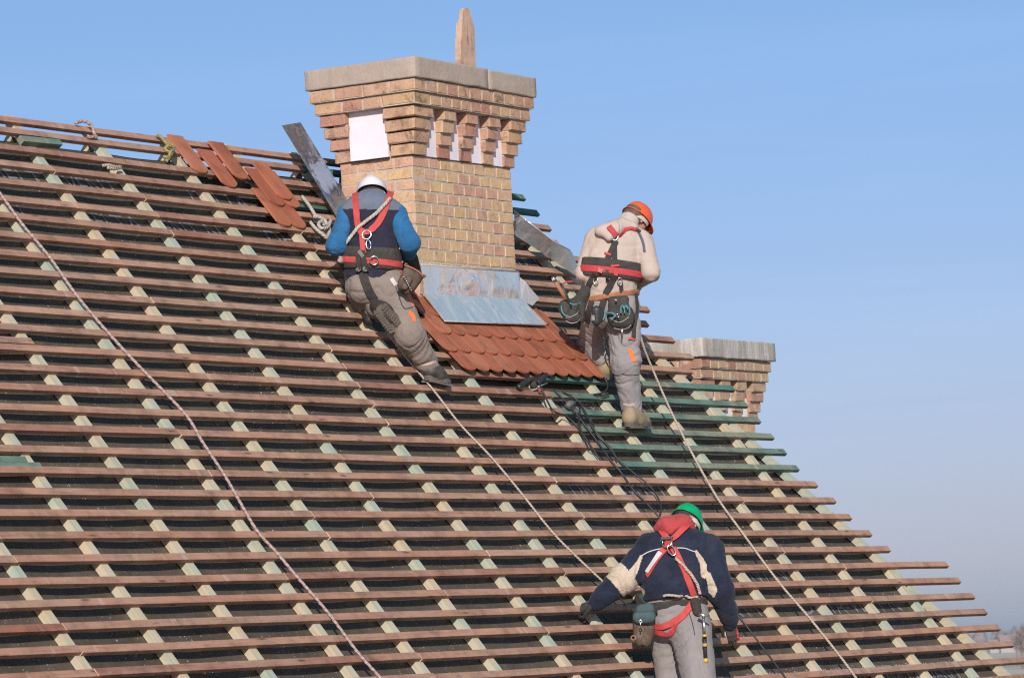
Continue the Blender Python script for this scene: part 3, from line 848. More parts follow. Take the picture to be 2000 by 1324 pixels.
chim2 = thing('chimney', 'smaller weathered brick chimney with bleached cap behind the roof hip', 'chimney', (3.6, -0.7, 0))
W2 = 0.93
piers2 = [(0.0, 0.160), (0.262, 0.418), (0.520, 0.676), (0.775, 0.93)]
P2 = on_plane(1358, 700, (1, 0, 0), (3.05, 0, 0))
Z2 = on_plane(1370, 697, (1, 0, 0), (2.9, 0, 0))[2]
build_chimney(chim2, 3.05, P2[1], W2, 0.60, Z2 - 6 * 0.0785, Z2 - 3.2, 0.0185, 0.0785, 0.145, 0.140, 0.0785, piers2, [(0, .16), (.46, .60)],
              ([.1467] * 6, [.21] + [.14] * 4 + [.16]), LEFT, (M['brick'], M['brick_pale'], M['concrete_old']))

# pointed wooden post above the cap
def post():
    yb = -0.74
    prof = [(-1.0, 900.5, 930), (0.0, 901, 929.5), (.35, 900.5, 928), (.62, 902, 927), (.75, 903, 924), (.88, 903.5, 920), (0.97, 905, 917.5), (1.0, 908, 915)]
    q = np.array(prof); tt_ = np.concatenate([np.linspace(-1, 0, 4)[:-1], np.linspace(0, 1, 26)])
    prof = [(t, np.interp(t, q[:, 0], q[:, 1]) + random.uniform(-.35, .35), np.interp(t, q[:, 0], q[:, 2]) + random.uniform(-.35, .35)) for t in tt_]
    V = []; th = 0.05
    for t, xa, xb in prof:
        y = 135 - 119 * t
        a = on_plane(xa, y, (0, 1, 0), (0, yb, 0)); b = on_plane(xb, y, (0, 1, 0), (0, yb, 0))
        tt = th * (1 if t < .8 else .6)
        V += [a, b, b + np.array([-0.02, tt, 0]), a + np.array([0.0, tt, 0])]
    F = []
    for i in range(len(prof) - 1):
        for c in range(4):
            d = (c + 1) % 4; F.append((i * 4 + c, i * 4 + d, i * 4 + 4 + d, i * 4 + 4 + c))
    n = len(prof) - 1
    F += [(3, 2, 1, 0), (n * 4, n * 4 + 1, n * 4 + 2, n * 4 + 3)]
    me = mesh_from(V, F)
    o = link('wooden_post', me, wood('post_wood', [(0, (0.48, 0.32, 0.235)), (1, (0.48, 0.32, 0.235))], 0.45, axis=2))
    tag(o, 'rough pointed wooden board standing up behind the chimney cap', 'post')
post()

# ------------------------------------------------------------------ loose tiles lying on the battens
lt = [(-2.425, 2.40, 0.004, 'single loose clay tile lying farthest from the chimney'),
      (-2.185, 3.07, 0.004, 'loose clay tile half covered by the upper tile of the pair'),
      (-2.001, 2.59, 0.020, 'upper loose clay tile of the pair, hung from the second batten'),
      (-1.867, 5.15, 0.004, 'lowest outer clay tile of the five-tile pile'),
      (-1.701, 5.19, 0.004, 'lowest clay tile of the pile, next to the knotted rope'),
      (-1.785, 4.01, 0.020, 'outer clay tile in the middle layer of the pile'),
      (-1.605, 4.03, 0.020, 'inner clay tile in the middle layer of the pile'),
      (-1.664, 3.70, 0.036, 'topmost clay tile lying over the middle layer of the pile')]
for u, v, w, lab in lt:
    o = link('loose_tile', TILE, None, None, tile_matrix(u, v, w + 0.001, w, random.uniform(-.012, .012)))
    tag(o, lab, 'roof tile', 'loose clay tiles by the ridge')

# ------------------------------------------------------------------ timber offcuts
def offcut(c0, c1, wdt, th, w0, mat, label, cat='offcut', group='green timber offcuts'):
    a = roof_pt(*c0, w0); b = roof_pt(*c1, w0); ax = (b - a) / np.linalg.norm(b - a); ay = np.cross(NV, ax)
    me = bpy.data.meshes.new('offcut'); bm = bmesh.new(); bmesh.ops.create_cube(bm, size=1.0)
    bmesh.ops.scale(bm, vec=(np.linalg.norm(b - a), wdt, th), verts=bm.verts)
    bmesh.ops.bevel(bm, geom=bm.edges[:], offset=0.002, segments=1, affect='EDGES')
    for v in bm.verts:
        if v.co.x > 0: v.co.x += random.uniform(-.004, .004) + v.co.y * 0.3
    bm.to_mesh(me); bm.free()
    c = (a + b) / 2
    Mx = Matrix(((ax[0], ay[0], NV[0], c[0]), (ax[1], ay[1], NV[1], c[1]), (ax[2], ay[2], NV[2], c[2]), (0, 0, 0, 1)))
    o = link('timber_offcut', me, mat); o.matrix_basis = Mx
    return tag(o, label, cat, group)
offcut((-4.20, 1.62), (-3.78, 1.55), 0.05, 0.04, -0.006, M['green'], 'short green timber offcut lying under the ridge batten')
offcut((-7.6, 18.52), (-6.50, 18.50), 0.045, 0.026, -0.038, M['green'], 'upper of two green battens stacked at the picture edge')
offcut((-7.6, 18.80), (-6.40, 18.78), 0.045, 0.026, -0.038, M['green'], 'lower of two green battens stacked at the picture edge')
offcut((-1.45, 3.36), (-0.95, 3.36), 0.05, 0.03, -0.042, M['dark_green'], 'dark green offcut beside the leaning metal strip')
offcut((-0.95, 1.7), (-0.80, 1.72), 0.07, 0.05, -0.006, M['green'], 'green timber block against the chimney side')

# ------------------------------------------------------------------ sheet metal round the chimney
def sheet(name, polys, th, mat, smooth=False):
    """thin plates: each polygon gets thickness along its own normal"""
    mb = MB()
    for P in polys:
        P = [np.asarray(p, float) for p in P]; n = np.cross(P[1] - P[0], P[2] - P[0]); n /= np.linalg.norm(n)
        if n @ R2 > 0: n = -n
        k = len(P); V = [p + n * th / 2 for p in P] + [p - n * th / 2 for p in P]
        F = [tuple(range(k)), tuple(range(2 * k - 1, k - 1, -1))] + [(i, k + i, k + (i + 1) % k, (i + 1) % k) for i in range(k)]
        mb.add(V, F)
    me = mb.mesh(); bm = bmesh.new(); bm.from_mesh(me); bmesh.ops.recalc_face_normals(bm, faces=bm.faces); bm.to_mesh(me); bm.free()
    return me

apron = thing('flashing_apron', 'shiny galvanised apron flashing bent over the tiles at the chimney foot', 'flashing', roof_pt(-0.15, 9.5, 0.05))
YA = (0, -0.958, 0); fL = on_plane(828, 573, (0, 1, 0), YA); fR = on_plane(1011, 584, (0, 1, 0), YA); bL = onR(868, 627, 0.064); bR = onR(1061, 635, 0.064)
yF = (fL[1] + fR[1]) / 2
tL = on_plane(822, 517, (0, 1, 0), (0, -0.946, 0)); tR = on_plane(1012, 531, (0, 1, 0), fR + np.array([0, .012, 0]))
def grid_sheet(A, B, C_, D, nu=16, nv=8, wob=0.004, seed=0):   # A-B top, D-C bottom
    n = np.cross(B - A, D - A); n /= np.linalg.norm(n)
    V = []; F = []
    for j in range(nv + 1):
        for i in range(nu + 1):
            s, t = i / nu, j / nv
            p = (A * (1 - s) + B * s) * (1 - t) + (D * (1 - s) + C_ * s) * t
            e = min(1, 6 * min(t, 1 - t) + .15)
            p = p + n * wob * noise.noise(Vector((s * 3.1 + seed, t * 2.3, seed))) * e
            V.append(p)
    for j in range(nv):
        for i in range(nu):
            a = j * (nu + 1) + i; F.append((a, a + nu + 1, a + nu + 2, a + 1))
    base = len(V); V += [v - n * 0.0012 for v in V]; F2 = [tuple(base + i for i in reversed(f)) for f in F]
    rim = [i for i in range(nu)] ; F += F2
    edge = [j * (nu + 1) for j in range(nv + 1)] + [nv * (nu + 1) + i for i in range(1, nu + 1)] + [j * (nu + 1) + nu for j in range(nv - 1, -1, -1)] + [i for i in range(nu - 1, 0, -1)]
    rim0 = len(V); V += [V[a] for a in edge] + [V[base + a] for a in edge]; ne = len(edge)
    for i in range(ne): j = (i + 1) % ne; F.append((rim0 + i, rim0 + j, rim0 + ne + j, rim0 + ne + i))
    me = mesh_from(V, F, smooth=True); bm = bmesh.new(); bm.from_mesh(me); bmesh.ops.recalc_face_normals(bm, faces=bm.faces); bm.to_mesh(me); bm.free()
    me.polygons.foreach_set('use_smooth', [True] * len(me.polygons))
    for p in list(me.polygons)[-len(edge):]: p.use_smooth = False
    ex = (B - A) / np.linalg.norm(B - A); ey = (D - A) / np.linalg.norm(D - A); uvl = me.uv_layers.new(name='UVMap')
    for l in me.loops:
        q = np.array(me.vertices[l.vertex_index].co) - A; uvl.data[l.index].uv = (float(q @ ex), float(q @ ey))
    return me
link('upstand', grid_sheet(tL, tR, fR, fL, seed=2, wob=0.006), M['zinc'], apron)
link('apron_sheet', grid_sheet(fL, fR, bR, bL, seed=5, wob=0.005), M['zinc'], apron)
mb = MB(); mb.tube([tL + NV * .003, tR + NV * .003], 0.006, 8); link('folded_edge', mb.mesh(True), M['zinc'], apron)
mb = MB(); mb.tube([bL, bR], 0.005, 8); link('folded_edge', mb.mesh(True), M['zinc'], apron)
sR = onR(1069, 634, 0.076); sT = onR(1017, 581, 0.085)
link('side_fold', sheet('f', [[fR, sT, sR, bR]], 0.0014, M['zinc']), M['zinc'], apron)
link('side_fold', sheet('f', [[tR, tR + np.array([.05, .02, 0.0]), sT, fR]], 0.0014, M['zinc']), M['zinc'], apron)
l2 = onR(862, 622, 0.050); l1 = onR(822, 570, 0.055)
link('side_fold', sheet('f', [[l1, fL, bL, l2]], 0.0014, M['zinc']), M['zinc'], apron)
# grey flap beside the apron
V = [onR(1013, 540, .12), onR(1027, 552, .13), onR(1042, 570, .11), onR(1053, 583, .10), onR(1040, 597, .075), onR(1018, 588, .08)]
fl = link('membrane_flap', sheet('f', [V], 0.003, M['lead']), M['lead'])
tag(fl, 'pale grey flap of sheet sticking out right of the shiny apron', 'flap')

# long strip leaning beside the chimney
P0 = onR(661, 430, 0.02); px = 1 / 290
U = (np.array([-0.31, 0.62]))
def im_vec(a, b, ca, cb): return a * ca + b * cb
Aup = (-DV) * 0.735 + NV * 0.168 + np.array([-0.155, 0, 0]); Wd = np.array([1, 0, 0]) * 0.178 + NV * 0.050
me = grid_sheet(P0 + Aup, P0 + Aup + Wd, P0 + Wd, P0, 6, 14, 0.010, 3)
o = link('metal_strip', me, M['zinc_dark']); tag(o, 'long smeared metal strip leaning up past the ridge beside the big chimney', 'metal strip')

# bent flashing lying on the right side
a = onR(1004, 412, .20); b = onR(1078, 469, .20); c = onR(1069, 501, .07); d = onR(1005, 459, .07)
e = onR(1113, 489, .17); f = onR(1128, 541, .05)
sf = thing('side_flashing', 'creased dull metal flashing sloping down right of the chimney', 'flashing', (c + d) / 2)
link('flashing_sheet', grid_sheet(a, b, c, d, 10, 6, 0.008, 8), M['zinc_dull'], sf)
link('flashing_sheet', grid_sheet(b, e, f, c, 8, 6, 0.008, 11), M['zinc_dull'], sf)
g1 = e + (e - b) / np.linalg.norm(e - b) * .02; g2 = f + np.array([.05, -.01, .0])
link('bent_edge', sheet('f', [[e, g1, g2, f]], 0.0014, M['zinc_dull']), M['zinc_dull'], sf)
mb = MB(); mb.tube([a, b, e], 0.005, 6); link('folded_edge', mb.mesh(True), M['zinc'], sf)

# membrane flaps turned up against the chimney
fl = thing('upturned_flap', 'dark membrane flaps turned up against the chimney side, tied with twine', 'flap', roof_pt(-0.85, 3.5, 0))
V = [onR(664, 332, .02), onR(673, 330, .05), onR(679, 372, .07), onR(690, 404, .05), onR(672, 404, .02), onR(661, 372, .0)]
link('flap', sheet('f', [V], 0.003, M['black_rubber']), M['black_pad'], fl)
V = [onR(690, 378, .10), onR(696, 390, .12), onR(694, 412, .10), onR(681, 412, .06), onR(684, 395, .08)]
link('flap', sheet('f', [V], 0.003, M['black_rubber']), M['black_pad'], fl)
tw = simple('sacking', (0.36, 0.27, 0.2), 0.9, 0.3, 30, 0.6, 80)
V = [onR(674, 336, .10), onR(688, 358, .12), onR(690, 366, .12), onR(697, 384, .10), onR(688, 384, .08), onR(682, 362, .10)]
link('sacking', sheet('f', [V], 0.006, tw), tw, fl)
# ------------------------------------------------------------------ ropes and cables
def rope_px(name, pts, r, mat, label, cat='rope', group=None, sub=6):
    P = [onR(x, y, w + r) for x, y, w in pts]
    o = rope(name, P, r, mat, None, 8, sub)
    return tag(o, label, cat, group)
rope_px('safety_rope', [(-40, 328, .008), (0, 378, .0), (45, 440, .0), (95, 500, .004), (160, 590, .0), (250, 692, .002), (345, 790, .0), (372, 822, .003), (395, 862, .0), (440, 930, .004), (480, 1000, .0), (505, 1040, .004),
        (540, 1078, .002), (575, 1120, .0), (640, 1195, .004), (700, 1275, .0), (745, 1326, .002), (790, 1390, .0)], 0.0095, M['rope_pink'], 'pink flecked rope lying down the battens left of all workers')
rope_px('safety_rope', [(752, 640, .07), (766, 662, .03), (800, 706, .0), (850, 766, .004), (900, 830, .0), (960, 893, .004), (1020, 965, .0), (1080, 1040, .002), (1140, 1100, .0), (1185, 1142, .004), (1225, 1182, .0)], 0.0075, M['rope_pale'],
        'pale rope running down from the kneeling worker in the white helmet')
rope_px('safety_rope', [(1250, 652, .42), (1258, 680, .36), (1275, 722, .27), (1310, 802, .15), (1350, 882, .07), (1400, 970, .03), (1450, 1040, .01), (1520, 1135, .0), (1580, 1205, .002), (1640, 1280, .0), (1674, 1326, .002), (1720, 1390, 0)], 0.0085, M['rope_pale'],
        'pale rope hanging down the roof from the worker in the orange helmet')
kn = thing('knotted_rope', 'thick beige rope with a loose knot hung beside the tile pile', 'rope', roof_pt(-1.3, 4.6, 0))
for pts in ([(590, 384, .0), (604, 402, .02), (614, 418, .03), (624, 432, .04), (634, 440, .045), (640, 452, .03), (640, 462, .02)],
            [(606, 434, .01), (616, 446, .02), (630, 458, .03), (639, 464, .03), (643, 450, .04), (641, 438, .045), (630, 432, .055), (622, 438, .05), (628, 446, .055), (640, 444, .06), (646, 430, .05)],
            [(612, 424, .05), (622, 424, .065), (634, 430, .07), (638, 440, .065)]):
    rope('strand', [onR(x, y, w + .014) for x, y, w in pts], 0.0125, M['rope_grey'], kn)
pr = rope_px('tied_rope', [(148, 241, .01), (160, 237, .02), (172, 240, .028), (181, 250, .02), (184, 262, .01), (188, 268, .004), (176, 268, .002), (170, 266, .0)], 0.011, M['rope_pink'], 'short pink rope looped over the ridge batten')
rope_px('tied_rope', [(66 + 134, 324, -.01), (212, 323, .004), (224, 326, .006), (236, 327, .0), (222, 330, -.004), (210, 328, -.006)], 0.011, M['rope_pale'], 'little white rope end wrapped round a counter batten')
yr = thing('tied_rope', 'yellow brown rope knotted over the ridge by the single loose tile', 'rope', roof_pt(-2.55, 1.0, 0))
for pts in ([(306, 264, .012), (314, 268, .02), (322, 277, .03), (328, 284, .03)],
            [(324, 282, .03), (335, 282, .045), (340, 290, .04), (332, 297, .04), (323, 292, .03), (328, 285, .05), (338, 288, .05)],
            [(338, 292, .03), (334, 302, .03), (326, 308, .02), (320, 306, .01)], [(332, 298, .04), (330, 308, .02), (324, 316, .0)]):
    rope('strand', [onR(x, y, w + .01) for x, y, w in pts], 0.012, M['rope_yellow'], yr)

cable_sets = [
    ('black cable hanging from the black tool across the brown batten ends', [(1040, 741, .05), (1052, 748, .05), (1060, 762, .03), (1070, 785, .01), (1082, 803, .02), (1105, 812, .012), (1125, 830, .01), (1142, 852, .012), (1160, 880, .005), (1171, 896, .0)]),
    ('black cable running far down the roof past the green helmet', [(1082, 762, .0), (1108, 788, .015), (1135, 820, .02), (1165, 860, .01), (1190, 895, .012), (1215, 925, .01), (1240, 960, .008), (1268, 988, .004), (1296, 1020, .0), (1340, 1080, .004), (1400, 1156, .0), (1445, 1206, .004), (1490, 1264, .0), (1537, 1326, .004)]),
    ('black cable bowing out into a loop above the green helmet', [(1098, 765, .0), (1128, 782, .02), (1146, 810, .025), (1158, 835, .02), (1185, 868, .012), (1210, 900, .012), (1240, 925, .02), (1268, 948, .03), (1284, 970, .03), (1291, 990, .02), (1288, 1008, .005)]),
    ('thin black cable doubling back over the lower green battens', [(1133, 796, .03), (1131, 825, .02), (1141, 858, .006), (1152, 876, .004), (1172, 882, .006), (1188, 886, .012)]),
    ('short black cable crossing between the two long cables', [(1120, 806, .02), (1140, 812, .014), (1155, 822, .012), (1166, 850, .008), (1196, 878, .01), (1204, 902, .004)]),
]
for lab, pts in cable_sets:
    rope_px('power_cable', pts, 0.0062, M['black_rubber'], lab, 'cable', 'black cables on the battens')
mb = MB(); c = onR(1115, 789, .03)
mb.tube([onR(1108, 793, .03), onR(1113, 789, .035), onR(1120, 787, .035)], [0.02, 0.027, 0.02], 10)
o = link('cable_plug', mb.mesh(True), simple('grey_plug', (0.10, 0.095, 0.09), 0.6, 0.3, 30)); tag(o, 'dark grey round plug among the black cables on the battens', 'plug')

# black hand tool with two round grips lying below the tiles
tool = thing('hand_tool', 'black tool with two ribbed round grips lying below the tile rows', 'tool', onR(1040, 752, 0))
def grip(a, b, r):
    mb = MB(); P = np.linspace(a, b, 22); mb.tube(P, [r * (1.0 if i % 2 else 0.86) for i in range(22)], 12); return mb.mesh(True)
link('grip', grip(onR(1012, 757, .02), onR(1033, 742, .045), .021), M['black_rubber'], tool)
link('grip', grip(onR(1050, 748, .05), onR(1066, 733, .075), .021), M['black_rubber'], tool)
mb = MB(); mb.tube(spline([onR(1030, 744, .045), onR(1036, 741, .055), onR(1044, 742, .055), onR(1051, 747, .05)], 5), 0.017, 10); link('bow', mb.mesh(True), M['black_rubber'], tool)
mb = MB(); mb.tube([onR(1040, 744, .05), onR(1043, 757, .02)], [0.022, 0.028], 10); link('tool_head', mb.mesh(True), M['black_pad'], tool)
mb = MB(); mb.tube([onR(1052, 762, .03), onR(1056, 762, .034)], 0.012, 8); link('button', mb.mesh(True), M['red_web'], tool)
mb = MB(); mb.tube([onR(1056, 753, .05), onR(1068, 748, .06)], 0.006, 6); link('lever', mb.mesh(True), M['steel'], tool)

# ------------------------------------------------------------------ people: implicit surfaces
FH = np.array([math.sin(YAW), math.cos(YAW), 0.0])      # level direction away from the viewer
RH = np.array([math.cos(YAW), -math.sin(YAW), 0.0])     # level direction to the right
UP = np.array([0, 0, 1.0])

class Blob:
    """a smooth union of tapered capsules; prim = (a, b, ra, rb, flat_dir, flat, k)"""
    def __init__(s): s.pr = []; s.folds = []
    def cap(s, a, b, ra, rb, flat=None, fs=1.0, k=0.03, cut=None):
        s.pr.append((np.asarray(a, float), np.asarray(b, float), ra, rb, None if flat is None else np.asarray(flat, float), fs, k, cut)); return s
    def ball(s, c, r, flat=None, fs=1.0, k=0.03): return s.cap(c, np.asarray(c) + 1e-4, r, r, flat, fs, k)
    def chain(s, P, r, flat=None, fs=1.0, k=0.03, hem=False):
        for i in range(len(P) - 1):
            c = None
            if hem and i == len(P) - 2:
                d = np.asarray(P[-1]) - np.asarray(P[-2]); c = (P[-1], d / np.linalg.norm(d))
            s.cap(P[i], P[i + 1], r[i], r[i + 1], flat, fs, k, c)
        return s
    def fold(s, a, b, freq, amp, seed=0, reach=0.2):
        s.folds.append((np.asarray(a, float), np.asarray(b, float), freq, amp, seed, reach)); return s
    def bounds(s, pad):
        lo = np.full(3, 1e9); hi = -lo
        for a, b, ra, rb, *_ in s.pr:
            lo = np.minimum(lo, np.minimum(a - ra, b - rb)); hi = np.maximum(hi, np.maximum(a + ra, b + rb))
        return lo - pad, hi + pad
    def __call__(s, P):
        D = None
        for a, b, ra, rb, fl, fs, k, cut in s.pr:
            Q = P - a; ba = b - a
            if fl is not None:
                Q = Q + (fs - 1) * (Q @ fl)[..., None] * fl; ba = ba + (fs - 1) * (ba @ fl) * fl
            t = np.clip((Q @ ba) / (ba @ ba), 0, 1)
            d = np.linalg.norm(Q - t[..., None] * ba, axis=-1) - (ra + (rb - ra) * t)
            if cut is not None: d = np.maximum(d, (P - np.asarray(cut[0])) @ np.asarray(cut[1]))
            if D is None: D = d
            else:
                h = np.clip(0.5 + 0.5 * (D - d) / k, 0, 1)
                D = D + (d - D) * h - k * h * (1 - h)
        for a, b, fr, amp, sd, reach in s.folds:
            ba = b - a; L = np.linalg.norm(ba); ax = ba / L
            Q = P - a; t = Q @ ax; rad = np.linalg.norm(Q - t[..., None] * ax, axis=-1)
            m = np.exp(-(np.maximum(rad - 0.02, 0) / reach) ** 4) * np.clip(np.minimum(t + .06, L + .06 - t) / 0.06, 0, 1)
            w = t * fr + 2.9 * np.sin(P @ np.array([9.1, 6.3, 7.7]) + sd) + 1.8 * np.sin(P @ np.array([-15.0, 17.0, 10.0]) + 2 * sd)
            r1 = 1 - np.abs(np.sin(w)); r2 = 1 - np.abs(np.sin(w * 1.83 + 2.1 + sd))
            m = m * (0.45 + 0.55 * np.sin(P @ np.array([7.0, -9.0, 11.0]) + 3 * sd))
            D = D + 1.25 * amp * m * (r1 ** 3 + 0.6 * r2 ** 3 - 0.35)
        return D

def surface_nets(fn, lo, hi, h):
    n = np.maximum(np.ceil((hi - lo) / h).astype(int) + 1, 3)
    xs = [lo[i] + h * np.arange(n[i]) for i in range(3)]
    Fv = np.empty(n, np.float32)
    for i in range(0, n[0], 24):              # slabs keep memory low
        G = np.stack(np.meshgrid(xs[0][i:i + 24], xs[1], xs[2], indexing='ij'), -1)
        Fv[i:i + 24] = fn(G)
    neg = Fv < 0
    c = [neg[i:n[0] - 1 + i, j:n[1] - 1 + j, k:n[2] - 1 + k] for i in (0, 1) for j in (0, 1) for k in (0, 1)]
    sm = np.sum(c, axis=0); act = (sm > 0) & (sm < 8)
    ids = np.argwhere(act); idx = np.full(act.shape, -1, np.int32); idx[act] = np.arange(len(ids))
    off = np.array([(i, j, k) for i in (0, 1) for j in (0, 1) for k in (0, 1)])
    val = np.stack([Fv[tuple((ids + o).T)] for o in off], 1)
    acc = np.zeros((len(ids), 3)); cnt = np.zeros(len(ids))
    for a in range(8):
        for b in range(a + 1, 8):
            if np.abs(off[a] - off[b]).sum() != 1: continue
            va, vb = val[:, a], val[:, b]; m = (va < 0) != (vb < 0)
            t = np.where(m, va / np.where(m, va - vb, 1), 0)
            acc += np.where(m[:, None], off[a] + t[:, None] * (off[b] - off[a]), 0); cnt += m
    V = lo + h * (ids + acc / cnt[:, None])
    Q = []
    for ax in range(3):
        u, v = (ax + 1) % 3, (ax + 2) % 3
        sl = [slice(None)] * 3; sl[ax] = slice(0, -1); A = neg[tuple(sl)]
        sl[ax] = slice(1, None); B = neg[tuple(sl)]
        e = np.argwhere(A != B); 
        e = e[(e[:, u] > 0) & (e[:, v] > 0) & (e[:, u] < n[u] - 1) & (e[:, v] < n[v] - 1)]
        inside = A[tuple(e.T)]
        def cell(du, dv):
            q = e.copy(); q[:, u] -= du; q[:, v] -= dv; return idx[tuple(q.T)]
        q = np.stack([cell(1, 1), cell(0, 1), cell(0, 0), cell(1, 0)], 1)
        q[~inside] = q[~inside][:, ::-1]
        Q.append(q)
    return V, np.concatenate(Q)

def make(name, fn, mats, parent, h=0.008, lo=None, hi=None, paint=None, smooth_it=1, wrinkle=0.0):
    if lo is None: lo, hi = fn.bounds(0.03)
    V, Q = surface_nets(fn, lo, hi, h)
    if smooth_it:                             # light relaxation
        n = len(V)
        for _ in range(smooth_it):
            acc = np.zeros_like(V); cnt = np.zeros(n)
            for i in range(4):
                for j in (1, 3):
                    np.add.at(acc, Q[:, i], V[Q[:, (i + j) % 4]]); np.add.at(cnt, Q[:, i], 1)
            V = V * 0.5 + 0.5 * acc / np.maximum(cnt, 1)[:, None]
    if wrinkle:                               # fine creases pushed into the cloth
        A_ = V[Q[:, 2]] - V[Q[:, 0]]; B_ = V[Q[:, 3]] - V[Q[:, 1]]; fn_ = np.cross(A_, B_)
        Nv = np.zeros_like(V)
        for i in range(4): np.add.at(Nv, Q[:, i], fn_)
        Nv /= np.linalg.norm(Nv, axis=1)[:, None] + 1e-12
        dsp = np.empty(len(V))
        for i, p in enumerate(V):
            q = Vector((p[0] * 6.5 + p[2] * 1.5, p[1] * 6.5 - p[2] * 1.5, p[2] * 10)); wv = noise.noise_vector(q * 0.4) * 0.7
            a1 = abs(noise.noise(q + wv)); a2 = abs(noise.noise(q * 2.3 + wv * 2))
            msk = min(1.0, max(0.15, 0.6 + 1.5 * noise.noise(Vector(p) * 4.0)))
            dsp[i] = (min(a1 * 3.2, 1.0) - 0.7 + 0.25 * (min(a2 * 3.0, 1.0) - 0.7)) * msk
        V = V + Nv * (dsp * wrinkle)[:, None]
    me = mesh_np(V, Q)
    if not isinstance(mats, list): mats = [mats]
    for m in mats: me.materials.append(m)
    if paint is not None:
        C = V[Q].mean(1); me.polygons.foreach_set('material_index', np.asarray(paint(C), np.int32))
        me.update()
    return link(name, me, None, parent)

def band(fn, c, nrm, half, infl):             # a strap or belt: inflated surface cut to a slab
    c = np.asarray(c, float); nrm = np.asarray(nrm, float) / np.linalg.norm(nrm)
    return lambda P: np.maximum(fn(P) - infl, np.abs((P - c) @ nrm) - half)

def bvh_of(objs):
    V = []; F = []
    for o in objs:
        b = len(V); V += [tuple(o.matrix_basis @ v.co) for v in o.data.vertices]; F += [tuple(b + i for i in p.vertices) for p in o.data.polygons]
    return BVHTree.FromPolygons(V, F)

def hit(bvh, x, y):
    d = ray(x, y); L = np.linalg.norm(d); r = bvh.ray_cast(Vector(CAM), Vector(d / L))
    if r[0] is None:
        return None
    return np.array(r[0]), np.array(r[1])

def on_body(bvh, pts, n=6):
    """follow a drawn line over a body's surface"""
    P2 = spline([(x, y, 0) for x, y in pts], n) if len(pts) > 2 else np.linspace((*pts[0], 0), (*pts[1], 0), n + 1)
    out = []; last = None
    for x, y, _ in P2:
        r = hit(bvh, x, y)
        if r is None:
            r = (J(x, y, last[2]) , last[1]) if last is not None else None
            if r is None: continue
        d = (r[0] - CAM) @ R2
        last = (r[0], r[1], d); out.append((r[0], r[1]))
    if len(out) < 3:                          # line lies beside the body: take the nearest surface
        mid = Vector(J(P2[0][0], P2[0][1], 28.8)); dr = Vector(ray(P2[0][0], P2[0][1])).normalized(); out = []
        for x, y, _ in P2:
            best = min((bvh.find_nearest(Vector(J(x, y, dd))) for dd in np.arange(26.5, 31.5, .25)), key=lambda h: h[3])
            out.append((np.array(best[0]), np.array(best[1])))
    P = np.array([o[0] for o in out]); N_ = np.array([o[1] for o in out])
    for _ in range(2):
        P[1:-1] = (P[:-2] + 2 * P[1:-1] + P[2:]) / 4; N_[1:-1] = (N_[:-2] + 2 * N_[1:-1] + N_[2:]) / 4
    return P, N_ / np.linalg.norm(N_, axis=1)[:, None]

def strap(name, bvh, pts, width, mat, parent, off=0.006, th=0.004, n=6, wrap=(0, 0)):
    P, Nn = on_body(bvh, pts, n)
    if wrap[1]:                               # carry the end on over the silhouette, away from the viewer
        d = P[-1] - P[-3]; d /= np.linalg.norm(d) + 1e-9
        for k in range(1, 5):
            a = k / 4 * 1.4; P = np.vstack([P, P[-1] + (d * math.cos(a) + R2 * math.sin(a)) * wrap[1] / 4]); nn = Nn[-1] * math.cos(.35) + d * math.sin(.35); Nn = np.vstack([Nn, nn / np.linalg.norm(nn)])
    if wrap[0]:
        d = P[0] - P[2]; d /= np.linalg.norm(d) + 1e-9
        for k in range(1, 5):
            a = k / 4 * 1.4; P = np.vstack([P[0] + (d * math.cos(a) + R2 * math.sin(a)) * wrap[0] / 4, P]); nn = Nn[0] * math.cos(.35) + d * math.sin(.35); Nn = np.vstack([nn / np.linalg.norm(nn), Nn])
    T = np.gradient(P, axis=0); T /= np.linalg.norm(T, axis=1)[:, None] + 1e-9
    B = np.cross(Nn, T); B /= np.linalg.norm(B, axis=1)[:, None]; V = []; F = []
    w = np.full(len(P), width) if np.isscalar(width) else np.interp(np.linspace(0, 1, len(P)), np.linspace(0, 1, len(width)), width)
    for p, nn, b, ww in zip(P, Nn, B, w):
        V += [p + nn * off - b * ww / 2, p + nn * (off + th) - b * ww * .46, p + nn * (off + th) + b * ww * .46, p + nn * off + b * ww / 2]
    m = len(P)
    for i in range(m - 1):
        for c in range(4):
            d = (c + 1) % 4; F.append((i * 4 + c, i * 4 + d, i * 4 + 4 + d, i * 4 + 4 + c))
    F += [(3, 2, 1, 0), (m * 4 - 4, m * 4 - 3, m * 4 - 2, m * 4 - 1)]
    me = mesh_from(V, F); bm = bmesh.new(); bm.from_mesh(me); bmesh.ops.recalc_face_normals(bm, faces=bm.faces); bm.to_mesh(me); bm.free()
    return link(name, me, mat, parent)

def ring(name, c, n, r, t, mat, parent, stretch=1.0, axis=None):
    n = np.asarray(n, float) / np.linalg.norm(n)
    a = np.asarray(axis, float) if axis is not None else np.cross(n, [0.1, 0.2, 1]); a = a - n * (a @ n); a /= np.linalg.norm(a); b = np.cross(n, a)
    P = [np.asarray(c) + r * (stretch * math.cos(q) * a + math.sin(q) * b) for q in np.linspace(0, 2 * math.pi, 25)[:-1]]
    mb = MB(); mb.tube(P, t, 7, closed=True); return link(name, mb.mesh(True), mat, parent)

